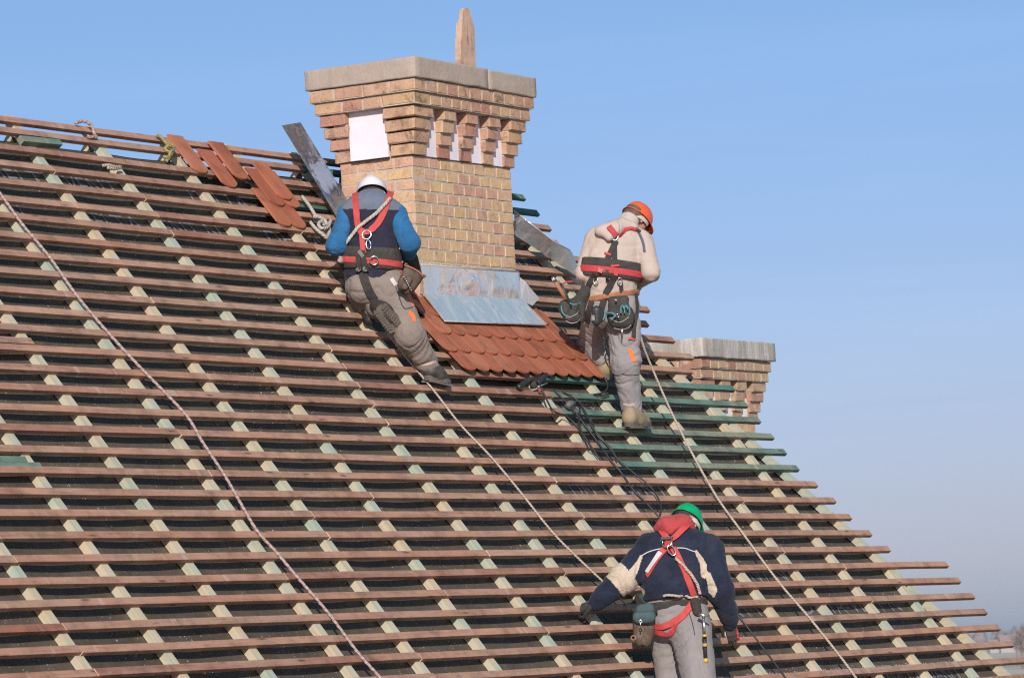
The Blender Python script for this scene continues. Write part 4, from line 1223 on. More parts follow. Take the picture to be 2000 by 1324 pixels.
def hand(fn, wrist, direction, palm_n, side, size=1.0, curl=0.6):
    """palm and five separate bent fingers, added to a Blob; side = +1 thumb towards cross(direction, palm_n)"""
    d = np.asarray(direction, float); d /= np.linalg.norm(d); pn = np.asarray(palm_n, float); pn = pn - d * (pn @ d); pn /= np.linalg.norm(pn)
    s = np.cross(d, pn) * side
    w = np.asarray(wrist, float)
    for q in (-0.03, -0.01, 0.01, 0.03):
        fn.cap(w + s * q * .7 * size, w + d * .085 * size + s * q * size, .017 * size, .014 * size, k=0.012)
    for q, L in ((-0.032, .060), (-0.011, .074), (0.011, .080), (0.032, .072)):
        p = w + d * .085 * size + s * q * size; a = curl * 0.5
        P = [p]
        for seg, f in enumerate((.45, .32, .23)):
            p = p + (d * math.cos(a) + pn * math.sin(a)) * L * f * 1.05 * size; P.append(p); a += curl
        for i in range(3): fn.cap(P[i], P[i + 1], (.0105 - .001 * i) * size, (.0098 - .0012 * i) * size, k=0.003)
    b = w + s * .03 * size + d * .02 * size
    t1 = b + (s * .7 + d * .6 + pn * .3) * .038 * size; t2 = t1 + (d * .8 + s * .15 + pn * .45) * .030 * size; t3 = t2 + (d * .8 + pn * .6) * .024 * size
    fn.cap(b, t1, .015 * size, .013 * size, k=.01); fn.cap(t1, t2, .0125 * size, .011 * size, k=.003); fn.cap(t2, t3, .011 * size, .0085 * size, k=.003)

def head_blob(fn, c, face, upd, neck_to):
    """skull, jaw, nose, brow, lips, ears and neck; face = where it looks, upd = top of the head"""
    f = np.asarray(face, float); f /= np.linalg.norm(f); u = np.asarray(upd, float); u = u - f * (u @ f); u /= np.linalg.norm(u); s = np.cross(f, u); c = np.asarray(c, float)
    fn.cap(c - f * .022 + u * .02, c + f * .02 + u * .025, .083, .078, k=.02)
    fn.cap(c + f * .045 - u * .03, c + f * .062 - u * .085, .055, .030, s, 0.95, k=.03)
    fn.cap(c + f * .098 + u * .0, c + f * .118 - u * .035, .008, .013, k=.01)
    fn.cap(c + f * .088 + u * .03 - s * .03, c + f * .088 + u * .03 + s * .03, .012, .012, k=.015)
    fn.cap(c + f * .088 - u * .068 - s * .016, c + f * .088 - u * .068 + s * .016, .008, .008, k=.008)
    for q in (-1, 1):
        e = c + s * q * .083 - f * .012 - u * .012
        fn.cap(e + u * .02, e - u * .018 + f * .006, .017, .011, s, 2.2, k=.008)
    fn.cap(c - f * .02 - u * .06, neck_to, .056, .064, k=.03)
    return f, u, s

def helmet(parent, c, face, upd, mat, band_mat=None, size=1.0, brim=0.05, tail=0.012, tilt=0.0):
    f = np.asarray(face, float); f /= np.linalg.norm(f); u = np.asarray(upd, float); u = u - f * (u @ f); u /= np.linalg.norm(u); s = np.cross(f, u); c = np.asarray(c, float)
    nu, nv = 40, 14; V = []; F = []
    def shell(scale):
        out = []
        for j in range(nv + 1):
            ph = math.pi / 2 * (1 - j / nv)                      # top to rim
            for i in range(nu):
                th = 2 * math.pi * i / nu
                a = 0.138 * size * scale; b = 0.112 * size * scale; hgt = 0.128 * size * scale
                cx_, sx_ = math.cos(th), math.sin(th)
                e = math.cos(ph) ** 0.9
                rid = 0.004 * math.exp(-(sx_ * e / 0.16) ** 2) * math.sin(ph)
                p = c + f * (a * cx_ * e) + s * (b * sx_ * e) + u * ((hgt + rid) * math.sin(ph) ** 0.92)
                out.append(p)
        return out
    o = shell(1.0); inn = shell(0.965)
    # flared brim
    rim = []; rim2 = []
    for i in range(nu):
        th = 2 * math.pi * i / nu; cx_, sx_ = math.cos(th), math.sin(th)
        ext = tail + (brim - tail) * max(0, cx_) ** 1.5
        d = f * cx_ + s * sx_
        p = o[nv * nu + i] + d * ext * size - u * (.010 + .012 * max(0, cx_)) * size
        rim.append(p); rim2.append(p - u * .004)
    V = o + rim + rim2 + inn[::-1] if False else o + rim + rim2 + inn
    nO = len(o)
    for j in range(nv):
        for i in range(nu):
            k = (i + 1) % nu; F.append((j * nu + i, (j + 1) * nu + i, (j + 1) * nu + k, j * nu + k))
            b = nO + 2 * nu; F.append((b + j * nu + i, b + j * nu + k, b + (j + 1) * nu + k, b + (j + 1) * nu + i))
    for i in range(nu):
        k = (i + 1) % nu
        F.append((nv * nu + i, nO + i, nO + k, nv * nu + k)); F.append((nO + i, nO + nu + i, nO + nu + k, nO + k))
        b = nO + 2 * nu + nv * nu; F.append((nO + nu + i, b + i, b + k, nO + nu + k))
    me = mesh_from(V, F, smooth=True); bm = bmesh.new(); bm.from_mesh(me); bmesh.ops.remove_doubles(bm, verts=bm.verts, dist=1e-5); bmesh.ops.recalc_face_normals(bm, faces=bm.faces); bm.to_mesh(me); bm.free()
    me.polygons.foreach_set('use_smooth', [True] * len(me.polygons))
    h = link('helmet', me, mat, parent)
    if band_mat is not None:                  # head band round the back of the skull
        P = []
        for th in np.linspace(math.radians(62), math.radians(298), 26):
            d = f * math.cos(th) + s * math.sin(th)
            P.append(c + f * .098 * math.cos(th) + s * .091 * math.sin(th) - u * (.022 + .018 * (1 - abs(th - math.pi) / 2.1)) + 0 * d)
        V = []; F2 = []
        for p in P:
            d = p - c; d = d - u * (d @ u); d /= np.linalg.norm(d)
            V += [p - u * .014, p - u * .014 + d * .004, p + u * .014 + d * .004, p + u * .014]
        for i in range(len(P) - 1):
            for q in range(4):
                r_ = (q + 1) % 4; F2.append((i * 4 + q, i * 4 + r_, i * 4 + 4 + r_, i * 4 + 4 + q))
        F2 += [(3, 2, 1, 0), tuple(len(V) - 4 + i for i in range(4))]
        me = mesh_from(V, F2); bm = bmesh.new(); bm.from_mesh(me); bmesh.ops.recalc_face_normals(bm, faces=bm.faces); bm.to_mesh(me); bm.free()
        link('head_band', me, band_mat, h)
    return h

def boot(name, heel, toe, top, mats, parent, half=0.047, sole_n=None):
    """boot from heel to toe with a shaft up to 'top'; sole and lugs are sub-parts"""
    heel, toe, top = map(lambda a: np.asarray(a, float), (heel, toe, top))
    d = toe - heel; L = np.linalg.norm(d); d /= L
    n = np.asarray(sole_n, float) if sole_n is not None else top - heel
    n = n - d * (n @ d); n /= np.linalg.norm(n); s = np.cross(d, n)
    b = Blob()
    b.cap(heel + n * .034 + d * .04, heel + n * .036 + d * L * .5, .036, .042, k=.05)
    b.cap(heel + n * .030 + d * L * .45, toe + n * .022 - d * .040, .042, .032, k=.05)
    b.cap(heel + n * .085 + d * .06, toe + n * .030 - d * .085, .040, .030, k=.05)
    b.cap(heel + n * .05 + d * .05, top, .040, .050, k=.05)
    o = make(name, b, mats[0], parent, 0.008)
    m = 22; V = []; F = []
    for lay, sc in ((-.016, .97), (.004, 1.0), (.016, .96)):
        for i in range(m):
            t = 2 * math.pi * i / m; x = math.cos(t); y = math.sin(t)
            w = half * (1.06 if x > .1 else 0.9) * (1 - .10 * max(0, x) ** 3)
            px_ = L * .5 + (L * .5 + .008) * (abs(x) ** 0.8) * (1 if x >= 0 else -1)
            V.append(heel + d * px_ * 1.0 + s * (w * (abs(y) ** 0.75) * (1 if y >= 0 else -1)) * sc + n * lay)
    for a in range(2):
        for i in range(m):
            k = (i + 1) % m; F.append((a * m + i, a * m + k, (a + 1) * m + k, (a + 1) * m + i))
    F += [tuple(range(m - 1, -1, -1)), tuple(range(2 * m, 3 * m))]
    me = mesh_from(V, F); bm = bmesh.new(); bm.from_mesh(me); bmesh.ops.recalc_face_normals(bm, faces=bm.faces); bm.to_mesh(me); bm.free()
    so = link('sole', me, mats[1], o)
    mb = MB()
    for i in range(9):
        x = L * (.06 + .11 * i)
        for sd in (-1, 1):
            mb.box(heel + d * x + s * sd * half * .52 - n * .021, .012, half * .36, .007, d * .9 + s * sd * .42, s * .9 - d * sd * .42, n)
    lg = link('sole_lugs', mb.mesh(), M['sole_grey'] if mats[0] is not M['boot_black'] else M['sole_lug'], o); lg['kind'] = 'stuff'
    return o

# ------------------------------------------------------------------ the three roofers
M['skin'] = simple('skin', (0.50, 0.28, 0.20), 0.5, 0.12, 30)
M['trouser'] = cloth('grey_work_trousers', (0.205, 0.168, 0.145), 0.14, (0.26, 0.21, 0.17), 0.35)
M['trouser2'] = cloth('grey_work_trousers_clean', (0.235, 0.22, 0.222), 0.12, (0.3, 0.25, 0.2), 0.25)
M['trouser3'] = cloth('grey_cotton_trousers', (0.225, 0.205, 0.20), 0.12, (0.3, 0.24, 0.19), 0.3, 0.4)
M['vest'] = cloth('navy_vest', (0.022, 0.021, 0.036), 0.25, (0.07, 0.06, 0.06), 0.2)
M['yoke'] = cloth('slate_yoke', (0.115, 0.135, 0.175), 0.2, (0.2, 0.18, 0.16), 0.3)
M['blue'] = cloth('blue_jacket', (0.022, 0.118, 0.255), 0.25, (0.05, 0.12, 0.25), 0.3)
M['hoodie'] = cloth('beige_hoodie', (0.43, 0.355, 0.31), 0.06, (0.44, 0.36, 0.3), 0.25, 0.3)
M['navy'] = cloth('dark_blue_jacket', (0.015, 0.020, 0.038), 0.3, (0.06, 0.055, 0.06), 0.35, 0.45)
M['cream'] = cloth('cream_trim', (0.46, 0.38, 0.29), 0.1, (0.3, 0.25, 0.2), 0.3)
M['redhood'] = cloth('red_hood', (0.36, 0.05, 0.052), 0.15, (0.3, 0.1, 0.09), 0.3, 0.3)
M['orange_cloth'] = cloth('orange_trim', (0.75, 0.17, 0.05), 0.1, (0.5, 0.2, 0.1), 0.2, 0.2)
M['glove'] = cloth('black_glove', (0.03, 0.028, 0.028), 0.3, (0.12, 0.1, 0.09), 0.4, 0.3)
M['helmet_white'] = simple('white_helmet', (0.64, 0.60, 0.61), 0.35, 0.05, 10, dirt=(0.45, 0.41, 0.38))
M['helmet_orange'] = simple('orange_helmet', (0.66, 0.095, 0.025), 0.35, 0.08, 10, dirt=(0.5, 0.12, 0.05))
M['helmet_green'] = simple('green_helmet', (0.0, 0.30, 0.105), 0.33, 0.1, 10, dirt=(0.05, 0.25, 0.12))
M['hair'] = simple('brown_hair', (0.11, 0.07, 0.045), 0.7, 0.5, 60, 0.8, 160)
M['dark_hair'] = simple('dark_hair', (0.03, 0.022, 0.018), 0.7, 0.5, 60, 0.8, 160)
M['boot_black'] = simple('dusty_black_leather', (0.036, 0.030, 0.026), 0.6, 0.4, 14, 0.3, 60, dirt=(0.13, 0.105, 0.085))
M['boot_tan'] = simple('tan_suede', (0.25, 0.19, 0.11), 0.85, 0.25, 14, 0.4, 80, dirt=(0.32, 0.26, 0.18))
M['sole_grey'] = simple('grey_rubber_sole', (0.095, 0.082, 0.07), 0.8, 0.4, 25, 0.4, 70, dirt=(0.2, 0.165, 0.13))
M['sole_lug'] = simple('dusty_sole_lugs', (0.115, 0.092, 0.075), 0.85, 0.3, 25, 0.4, 70)
M['leather'] = simple('brown_leather', (0.30, 0.125, 0.06), 0.6, 0.3, 16, 0.3, 60)
M['pouch_brown'] = simple('worn_brown_pouch', (0.075, 0.05, 0.034), 0.7, 0.5, 14, 0.4, 60, dirt=(0.26, 0.19, 0.13))
M['pouch_teal'] = simple('dark_teal_canvas', (0.04, 0.075, 0.08), 0.8, 0.3, 14, 0.3, 90)
M['teal'] = simple('turquoise_binding', (0.055, 0.21, 0.25), 0.7, 0.2, 30)
M['grey_trim'] = simple('grey_piping', (0.36, 0.34, 0.32), 0.7, 0.2, 30)
M['stitch'] = simple('pale_stitching', (0.17, 0.16, 0.145), 0.8, 0.6, 160)
M['reflect'] = simple('dull_reflector', (0.36, 0.28, 0.23), 0.6, 0.15, 30)
M['white_label'] = simple('white_label', (0.50, 0.47, 0.46), 0.7, 0.1, 40)
M['yellow'] = simple('yellow_plastic', (0.50, 0.33, 0.06), 0.5, 0.2, 20)
M['blue_metal'] = simple('blue_anodised', (0.08, 0.22, 0.50), 0.35, 0.2, 20, metallic=0.7)

def carabiner(c, nrm, axis, size, parent, gate):
    o = ring('carabiner', c, nrm, size * .5, .0045, M['steel'], parent, 2.0, axis)
    a = np.asarray(axis, float); a /= np.linalg.norm(a); n = np.asarray(nrm, float); n /= np.linalg.norm(n); s = np.cross(n, a)
    mb = MB(); mb.tube([np.asarray(c) - s * size * .5 - a * size * .35, np.asarray(c) - s * size * .5 + a * size * .35], .0075, 8); link('gate_sleeve', mb.mesh(True), gate, o)
    return o

def pouch(name, parent, c, ax, up_, out, w, h, t, mat, rim=None, piping=None, pockets=0, open_top=True, taper=0.90):
    """a tool pouch: hollow bag with a rim, piping and outer pockets"""
    ax, up_, out = [np.asarray(v, float) / np.linalg.norm(v) for v in (ax, up_, out)]; c = np.asarray(c, float)
    prof = []
    n = 20; V = []; F = []
    levels = [(-.5, .34), (-.47, .60), (-.40, .80), (-.22, .95), (.2, 1.02), (.5, 1.0)]
    def loop(z, sc, inset=0.0):
        k = taper + (1 - taper) * (z + .5)
        out_ = []
        for i in range(n):
            q = 2 * math.pi * i / n; x = math.copysign(abs(math.cos(q)) ** .6, math.cos(q)); y = math.copysign(abs(math.sin(q)) ** .6, math.sin(q))
            dz = -0.06 * h * (y > .2) * (z > .4)
            out_.append(c + ax * x * (w / 2 * sc * k - inset) + out * y * (t / 2 * sc - inset) + up_ * (z * h + dz + .006 * math.sin(3 * q + z * 7)))
        return out_
    rings = [loop(z, s_) for z, s_ in levels] + [loop(.5, 1.06, .006), loop(-.2, 1.0, .010)]
    for r in rings: V += r
    for a in range(len(rings) - 1):
        for i in range(n):
            k = (i + 1) % n; F.append((a * n + i, a * n + k, (a + 1) * n + k, (a + 1) * n + i))
    F += [tuple(range(n - 1, -1, -1)), tuple((len(rings) - 1) * n + i for i in range(n))]
    me = mesh_from(V, F, smooth=True); bm = bmesh.new(); bm.from_mesh(me); bmesh.ops.recalc_face_normals(bm, faces=bm.faces); bm.to_mesh(me); bm.free()
    me.polygons.foreach_set('use_smooth', [True] * len(me.polygons))
    o = link(name, me, mat, parent)
    if rim is not None:
        mb = MB(); mb.tube(loop(.5, 1.07), .006, 6, closed=True); link('rim', mb.mesh(True), rim, o)
    if piping is not None:
        for z in (-.42, -.12):
            P = [p + out * .003 for p in loop(z, 1.03)][:n // 2 + 1]; mb = MB(); mb.tube(P, .0028, 5); link('piping', mb.mesh(True), piping, o)
    for k in range(pockets):
        pc = c + out * (t * .5) + ax * (k - (pockets - 1) / 2) * w * .45 - up_ * h * .12
        b = Blob(); b.cap(pc - up_ * h * .18, pc + up_ * h * .16, w * .17, w * .18, out, 2.4, k=.01)
        make('pocket', b, mat, o, 0.007)
    return o

# ---- worker in the white helmet, kneeling, back to the viewer
d0 = 28.30
w1 = thing('person', 'kneeling roofer in white helmet, navy vest with blue sleeves and red harness beside the chimney', 'person', onR(760, 640, 0))
hipR, kneeR, ankR = J(757, 563, 28.36), J(801, 655, 28.24), J(840, 722, 28.40)
hipL, kneeL, ankL = J(712, 560, 28.34), J(712, 600, 28.58), J(741, 602, 28.22)
pel, waist, chest, neck1 = J(735, 553, 28.36), J(721, 505, 28.36), J(726, 440, 28.42), J(727, 398, 28.50)
shL, shR = J(681, 419, 28.44), J(772, 421, 28.44)
elL, elR = J(657, 480, 28.30), J(800, 474, 28.30)
wrL, wrR = J(688, 508, 28.72), J(800, 512, 28.62)
hd = J(727, 384, 28.58)
face1 = FH * .9 - UP * .45; up1 = UP * .92 + FH * .45
body = Blob()
head_blob(body, hd, face1, up1, neck1)
body.chain([neck1, chest, waist, pel], [.07, .15, .14, .14], FH, 1.45)
body.chain([shL, elL, wrL], [.045, .040, .032]).chain([shR, elR, wrR], [.045, .040, .032])
body.cap(shL, shR, .06, .06, k=.06)
body.chain([hipR, kneeR, ankR], [.085, .058, .042]).chain([hipL, kneeL, ankL], [.085, .058, .042])
make('body', body, M['skin'], w1, 0.010)
for wr, dr, sd in ((wrL, FH * .6 + RH * .6 - UP * .2, 1), (wrR, FH * .9 - RH * .3 - UP * .25, -1)):
    g = Blob(); hand(g, wr, dr, -UP * .8 + FH * .3, sd, 1.1, .7); make('glove', g, M['glove'], w1, 0.0045, smooth_it=0)
arms = Blob()
arms.chain([shL, elL, wrL], [.074, .064, .048], k=.04).fold(shL, elL, 55, .007, 1, .14).fold(elL, wrL, 60, .006, 2, .14)
arms.chain([shR, elR, J(797, 500, 28.5)], [.074, .066, .050], k=.04).fold(shR, elR, 55, .007, 5, .14).fold(elR, wrR, 60, .006, 6, .14)
arms.cap(shL, shR, .078, .078, FH, 1.2)
make('jacket', arms, M['blue'], w1, 0.008, wrinkle=0.009)
vest = Blob()
vest.cap(J(690, 424, 28.44), J(764, 425, 28.44), .104, .104, FH, 1.2, k=.06)
vest.cap(J(724, 432, 28.44), J(722, 500, 28.37), .203, .188, FH, 1.6, k=.06)
vest.cap(J(722, 500, 28.37), J(728, 560, 28.36), .186, .186, FH, 1.5, k=.05, cut=(J(722, 547, 28.36), -UP))
vest.cap(J(727, 414, 28.46), J(727, 384, 28.52), .112, .084, k=.05, cut=(J(727, 377, 28.5), UP * .9 + FH * .3))
vest.fold(J(722, 455, 28.3), J(724, 545, 28.3), 46, .008, 3, .25)
ycut = [J(660, 418, 28.2), J(790, 416, 28.2)]
def vest_paint(C):
    z = (C - CAM) @ R1 / ((C - CAM) @ R2) * FPX; y = 662 - z
    return (y < 404 + 6 * np.sin(C[:, 0] * 3)).astype(int)
vest_o = make('vest', vest, [M['vest'], M['yoke']], w1, 0.008, wrinkle=0.009, paint=vest_paint)
tr = Blob()
tr.cap(J(713, 556, 28.36), J(757, 556, 28.36), .128, .128, FH, 1.1, k=.05)
tr.chain([hipR, kneeR, J(842, 724, 28.39)], [.132, .096, .068], k=.04, hem=True).fold(hipR, kneeR, 44, .010, 1, .2).fold(kneeR, ankR, 52, .009, 4, .2)
tr.chain([hipL, kneeL], [.120, .092], k=.04).chain([kneeL, J(738, 604, 28.30)], [.088, .064], k=.03).fold(hipL, kneeL, 44, .008, 8, .2)
tro = make('trousers', tr, [M['trouser'], M['reflect']], w1, 0.008, wrinkle=0.009)
boot('boot', onR(833, 745, .02) + np.array([0, 0, .024]), onR(876, 752, .03) + np.array([0, 0, .014]), J(838, 716, 28.40), (M['boot_black'], M['sole_grey']), w1, .048, UP)
boot('boot', J(741, 600, 28.14), J(774, 641, 28.20), J(736, 598, 28.26), (M['boot_black'], M['sole_grey']), w1, .060, FH * .96 + UP * .25)
b1 = bvh_of([vest_o, tro])
pad = make('waist_pad', band(vest, J(720, 506, 28.36), UP * .98 + RH * .09, .073, .014), M['black_pad'], w1, 0.008, *vest.bounds(.05))
bp1 = bvh_of([vest_o, tro, pad])
belt = make('waist_belt', band(vest, J(720, 513, 28.36), UP * .985 + RH * .14, .022, .022), M['red_web'], w1, 0.006, *vest.bounds(.05))
for nm, pts, wd, mt, kw in (
        ('shoulder_strap', [(695, 396), (697, 420), (700, 442), (708, 458)], .044, M['red_web'], dict(wrap=(.12, 0))),
        ('shoulder_strap', [(757, 393), (749, 415), (738, 436), (724, 450)], .044, M['red_web'], dict(wrap=(.12, 0))),
        ('back_strap', [(703, 450), (716, 455), (730, 448)], .040, M['red_web'], dict(off=.011)),
        ('back_strap', [(707, 456), (708, 474), (710, 494)], .036, M['red_web'], dict(off=.010)),
        ('back_strap', [(703, 490), (701, 506), (704, 528)], .036, M['black_web'], dict(off=.026)),
        ('back_strap', [(709, 490), (712, 508), (716, 530)], .036, M['black_web'], dict(off=.030)),
        ('leg_strap', [(708, 531), (714, 552), (722, 572), (733, 587)], .058, M['black_web'], dict(off=.006)),
        ('orange_stripe', [(787, 556), (794, 570), (803, 590), (807, 598)], .020, M['orange_cloth'], dict(off=.001, th=.003)),
        ('orange_stripe', [(798, 610), (806, 616), (809, 628)], .030, M['orange_cloth'], dict(off=.001, th=.003)),
        ('reflective_strip', [(820, 712), (832, 712), (845, 708), (851, 706)], .018, M['reflect'], dict(off=.001, th=.003)),
        ('paper_tag', [(764, 544), (773, 557)], .030, M['white_label'], dict(off=.003, th=.002)),
        ('thigh_pocket_seam', [(773, 560), (781, 585), (790, 603), (806, 600)], .006, M['vest'], dict(off=.000, th=.003))):
    strap(nm, bp1 if 'back_strap' == nm and mt is M['black_web'] else b1, pts, wd, mt, w1, **kw)
for pts in ([(702, 491), (710, 500)], [(700, 521), (706, 528)], [(711, 521), (718, 528)]):
    strap('stitched_patch', bp1, pts, .024, M['stitch'], w1, off=.034, th=.001)
P, Nn = on_body(b1, [(717, 460), (719, 470), (720, 480)])
ring('d_ring', P[0] + Nn[0] * .018, Nn[0], .030, .0045, M['steel'], w1)
carabiner(P[-1] + Nn[-1] * .022, Nn[-1] * .9 + RH * .3, UP, .032, w1, M['blue_metal'])
P, Nn = on_body(bp1, [(730, 508), (731, 510), (732, 512)]); ring('d_ring', P[1] + Nn[1] * .024, Nn[1], .028, .0045, M['steel'], w1)
P, Nn = on_body(b1, [(759, 391), (748, 404), (730, 422), (708, 440), (690, 462), (675, 482), (668, 500)]); 
lp = rope('lanyard', np.vstack([P + Nn * .020, [J(668, 512, 28.25)], [J(662, 508, 28.2)]]), .0125, M['rope_grey'], w1, 8, 2)
helmet(w1, hd + up1 * .020, face1, up1, M['helmet_white'], M['white_label'], .93)
hr = Blob(); hr.cap(hd - face1 * .024 + up1 * .012, hd - face1 * .018 - up1 * .055, .083, .064, k=.02); make('hair', hr, M['dark_hair'], w1, 0.008)
pc = pouch('tool_pouch', w1, J(799, 549, 28.16), RH * .80 + UP * -.55 + FH * .2, UP * .80 + RH * .52, -FH + UP * .1, .145, .17, .075, M['pouch_brown'], M['leather'], None, 1)
for k in range(7):
    c = J(789 + 2.3 * k, 541 + 4.2 * k, 28.10); mb = MB(); mb.tube([c, c - FH * .008], .0065, 6); link('rivet', mb.mesh(True), M['steel'], pc)
pn = thing('pencil', 'red pencil stuck in the brown tool pouch', 'pencil', J(783, 538, 28.1)) if False else None
mb = MB(); mb.tube([J(782, 530, 28.14), J(788, 545, 28.12)], .005, 6); link('pencil', mb.mesh(True), M['red_web'], pc)
kp = Blob(); kp.cap(J(716, 594, 28.42), J(722, 624, 28.40), .052, .046, k=.03); kp.cap(J(722, 598, 28.36), J(731, 590, 28.34), .04, .03, k=.03)
make('knee_shade_piece', kp, M['black_rubber'], w1, 0.008)  # black piece shaped to stand for the shaded trousers at the bent knee
dk = Blob(); dk.cap(J(802, 505, 28.50), J(812, 535, 28.56), .05, .042, k=.03); dk.fold(J(802, 500, 28.5), J(812, 540, 28.5), 60, .006, 3, .1)
make('cuff_cover', dk, M['black_web'], w1, 0.008)

# ---- worker in the orange helmet, standing on the battens
w2 = thing('person', 'standing roofer in orange helmet and beige hoodie with full tool belt', 'person', onR(1240, 832, 0))
hipR, kneeR, ankR = J(1214, 606, 30.32), J(1222, 712, 30.20), J(1236, 806, 30.26)
hipL, kneeL, ankL = J(1172, 606, 30.36), J(1153, 672, 30.62), J(1190, 716, 30.52)
pel, waist, chest, neck1 = J(1192, 590, 30.36), J(1193, 528, 30.34), J(1206, 470, 30.36), J(1224, 442, 30.40)
shL, shR = J(1160, 466, 30.40), J(1258, 474, 30.38)
elL, elR = J(1139, 535, 30.36), J(1276, 538, 30.34)
wrL, wrR = J(1150, 560, 30.75), J(1246, 553, 30.62)
hd = J(1241, 429, 30.48)
face2 = FH * .58 + RH * .48 - UP * .62; up2 = UP * .68 + FH * .42 + RH * .52
body = Blob()
f2, u2, s2 = head_blob(body, hd, face2, up2, neck1)
body.chain([neck1, chest, waist, pel], [.07, .15, .14, .14], FH, 1.45)
body.chain([shL, elL, wrL], [.045, .040, .032]).chain([shR, elR, wrR], [.045, .040, .032]).cap(shL + RH * .03, shR - RH * .03, .05, .05, k=.06)
body.chain([hipR, kneeR, ankR], [.085, .058, .042]).chain([hipL, kneeL, ankL], [.085, .058, .042])
make('body', body, M['skin'], w2, 0.009)
for wr, dr, sd in ((wrL, FH * .7 + RH * .5 - UP * .3, 1), (wrR, FH * .8 - RH * .6 - UP * .1, -1)):
    g = Blob(); hand(g, wr, dr, -UP * .8, sd, 1.1, .7); make('hand', g, M['skin'], w2, 0.0045, smooth_it=0)
ho = Blob()
ho.cap(J(1166, 466, 30.40), J(1252, 472, 30.38), .084, .086, FH, 1.1, k=.06)
ho.cap(J(1205, 480, 30.36), J(1194, 525, 30.34), .180, .184, FH, 1.45, k=.05)
ho.cap(J(1194, 525, 30.34), J(1192, 590, 30.36), .188, .184, FH, 1.40, k=.05, cut=(J(1192, 583, 30.36), -UP))
ho.chain([J(1161, 470, 30.42), J(1141, 533, 30.34), wrL], [.074, .062, .050], k=.018).chain([J(1256, 476, 30.36), J(1271, 532, 30.30), J(1246, 552, 30.56)], [.080, .066, .050], k=.018)
ho.cap(J(1215, 452, 30.38), J(1228, 433, 30.42), .085, .072, k=.05)
ho.fold(J(1150, 490, 30.3), J(1250, 500, 30.3), 26, .006, 4, .3).fold(shR, elR, 30, .007, 2, .16).fold(elR, wrR, 60, .008, 5, .12).fold(J(1200, 500, 30.2), J(1194, 570, 30.2), 34, .005, 7, .25).fold(shL, elL, 34, .006, 1, .14)
hoo = make('hoodie', ho, M['hoodie'], w2, 0.008, wrinkle=0.007)
hood = Blob()
hood.cap(J(1169, 451, 30.28), J(1200, 447, 30.28), .028, .052, k=.05).cap(J(1176, 452, 30.25), J(1190, 464, 30.22), .030, .018, k=.05).cap(J(1200, 452, 30.25), J(1191, 465, 30.22), .036, .016, k=.04)
hood.cap(J(1196, 449, 30.28), J(1216, 444, 30.33), .044, .048, k=.05).cap(J(1216, 440, 30.34), J(1236, 444, 30.34), .052, .040, k=.04)
hood.fold(J(1170, 440, 30.2), J(1195, 466, 30.25), 30, .006, 3, .2)
hood2 = make('hood', hood, M['hoodie'], w2, 0.007)
tr = Blob()
tr.cap(J(1172, 594, 30.36), J(1212, 594, 30.34), .132, .132, FH, 1.1, k=.05)
tr.chain([hipR, kneeR, J(1235, 808, 30.26)], [.122, .096, .070], k=.04, hem=True).fold(hipR, kneeR, 46, .011, 2, .2).fold(kneeR, ankR, 40, .008, 5, .2)
tr.chain([hipL, kneeL, J(1186, 711, 30.53)], [.118, .092, .066], k=.04, hem=True).fold(hipL, kneeL, 46, .009, 7, .2).fold(kneeL, ankL, 55, .010, 9, .2)
tr.cap(J(1240, 690, 30.16), J(1243, 702, 30.16), .045, .04, k=.03).cap(J(1240, 630, 30.2), J(1238, 665, 30.18), .045, .05, k=.03)
tro = make('trousers', tr, M['trouser2'], w2, 0.008, wrinkle=0.009)
boot('boot', onR(1224, 836, .03) + UP * .026, onR(1268, 835, .03) + UP * .02, J(1234, 800, 30.26), (M['boot_tan'], M['sole_grey']), w2, .048, UP)
boot('boot', onR(1180, 740, .03) + UP * .02, onR(1200, 737, .03) + FH * .16 + UP * .02, J(1188, 712, 30.54), (M['boot_tan'], M['sole_grey']), w2, .048, UP)
b2 = bvh_of([hoo, tro]); b2h = bvh_of([hoo, hood2])
pad = make('waist_pad', band(ho, J(1190, 533, 30.34), UP * .98 + RH * .17, .064, .014), M['black_pad'], w2, 0.008, J(1110, 600, 30.1) - .25, J(1262, 480, 30.5) + .25) if False else None
torso2 = Blob(); torso2.pr = [ho.pr[1], ho.pr[2]]
pad = make('waist_pad', band(torso2, J(1192, 527, 30.34), UP * .98 + RH * .17, .066, .026), M['black_pad'], w2, 0.008, *torso2.bounds(.06))
bp2 = bvh_of([hoo, tro, pad])
make('waist_belt', band(torso2, J(1192, 532, 30.34), UP * .98 + RH * .17, .024, .034), M['red_web_dark'], w2, 0.006, *torso2.bounds(.06))
make('leather_belt', band(torso2, J(1195, 580, 30.36), UP * .99 - RH * .10, .020, .022), M['leather'], w2, 0.006, *torso2.bounds(.09))
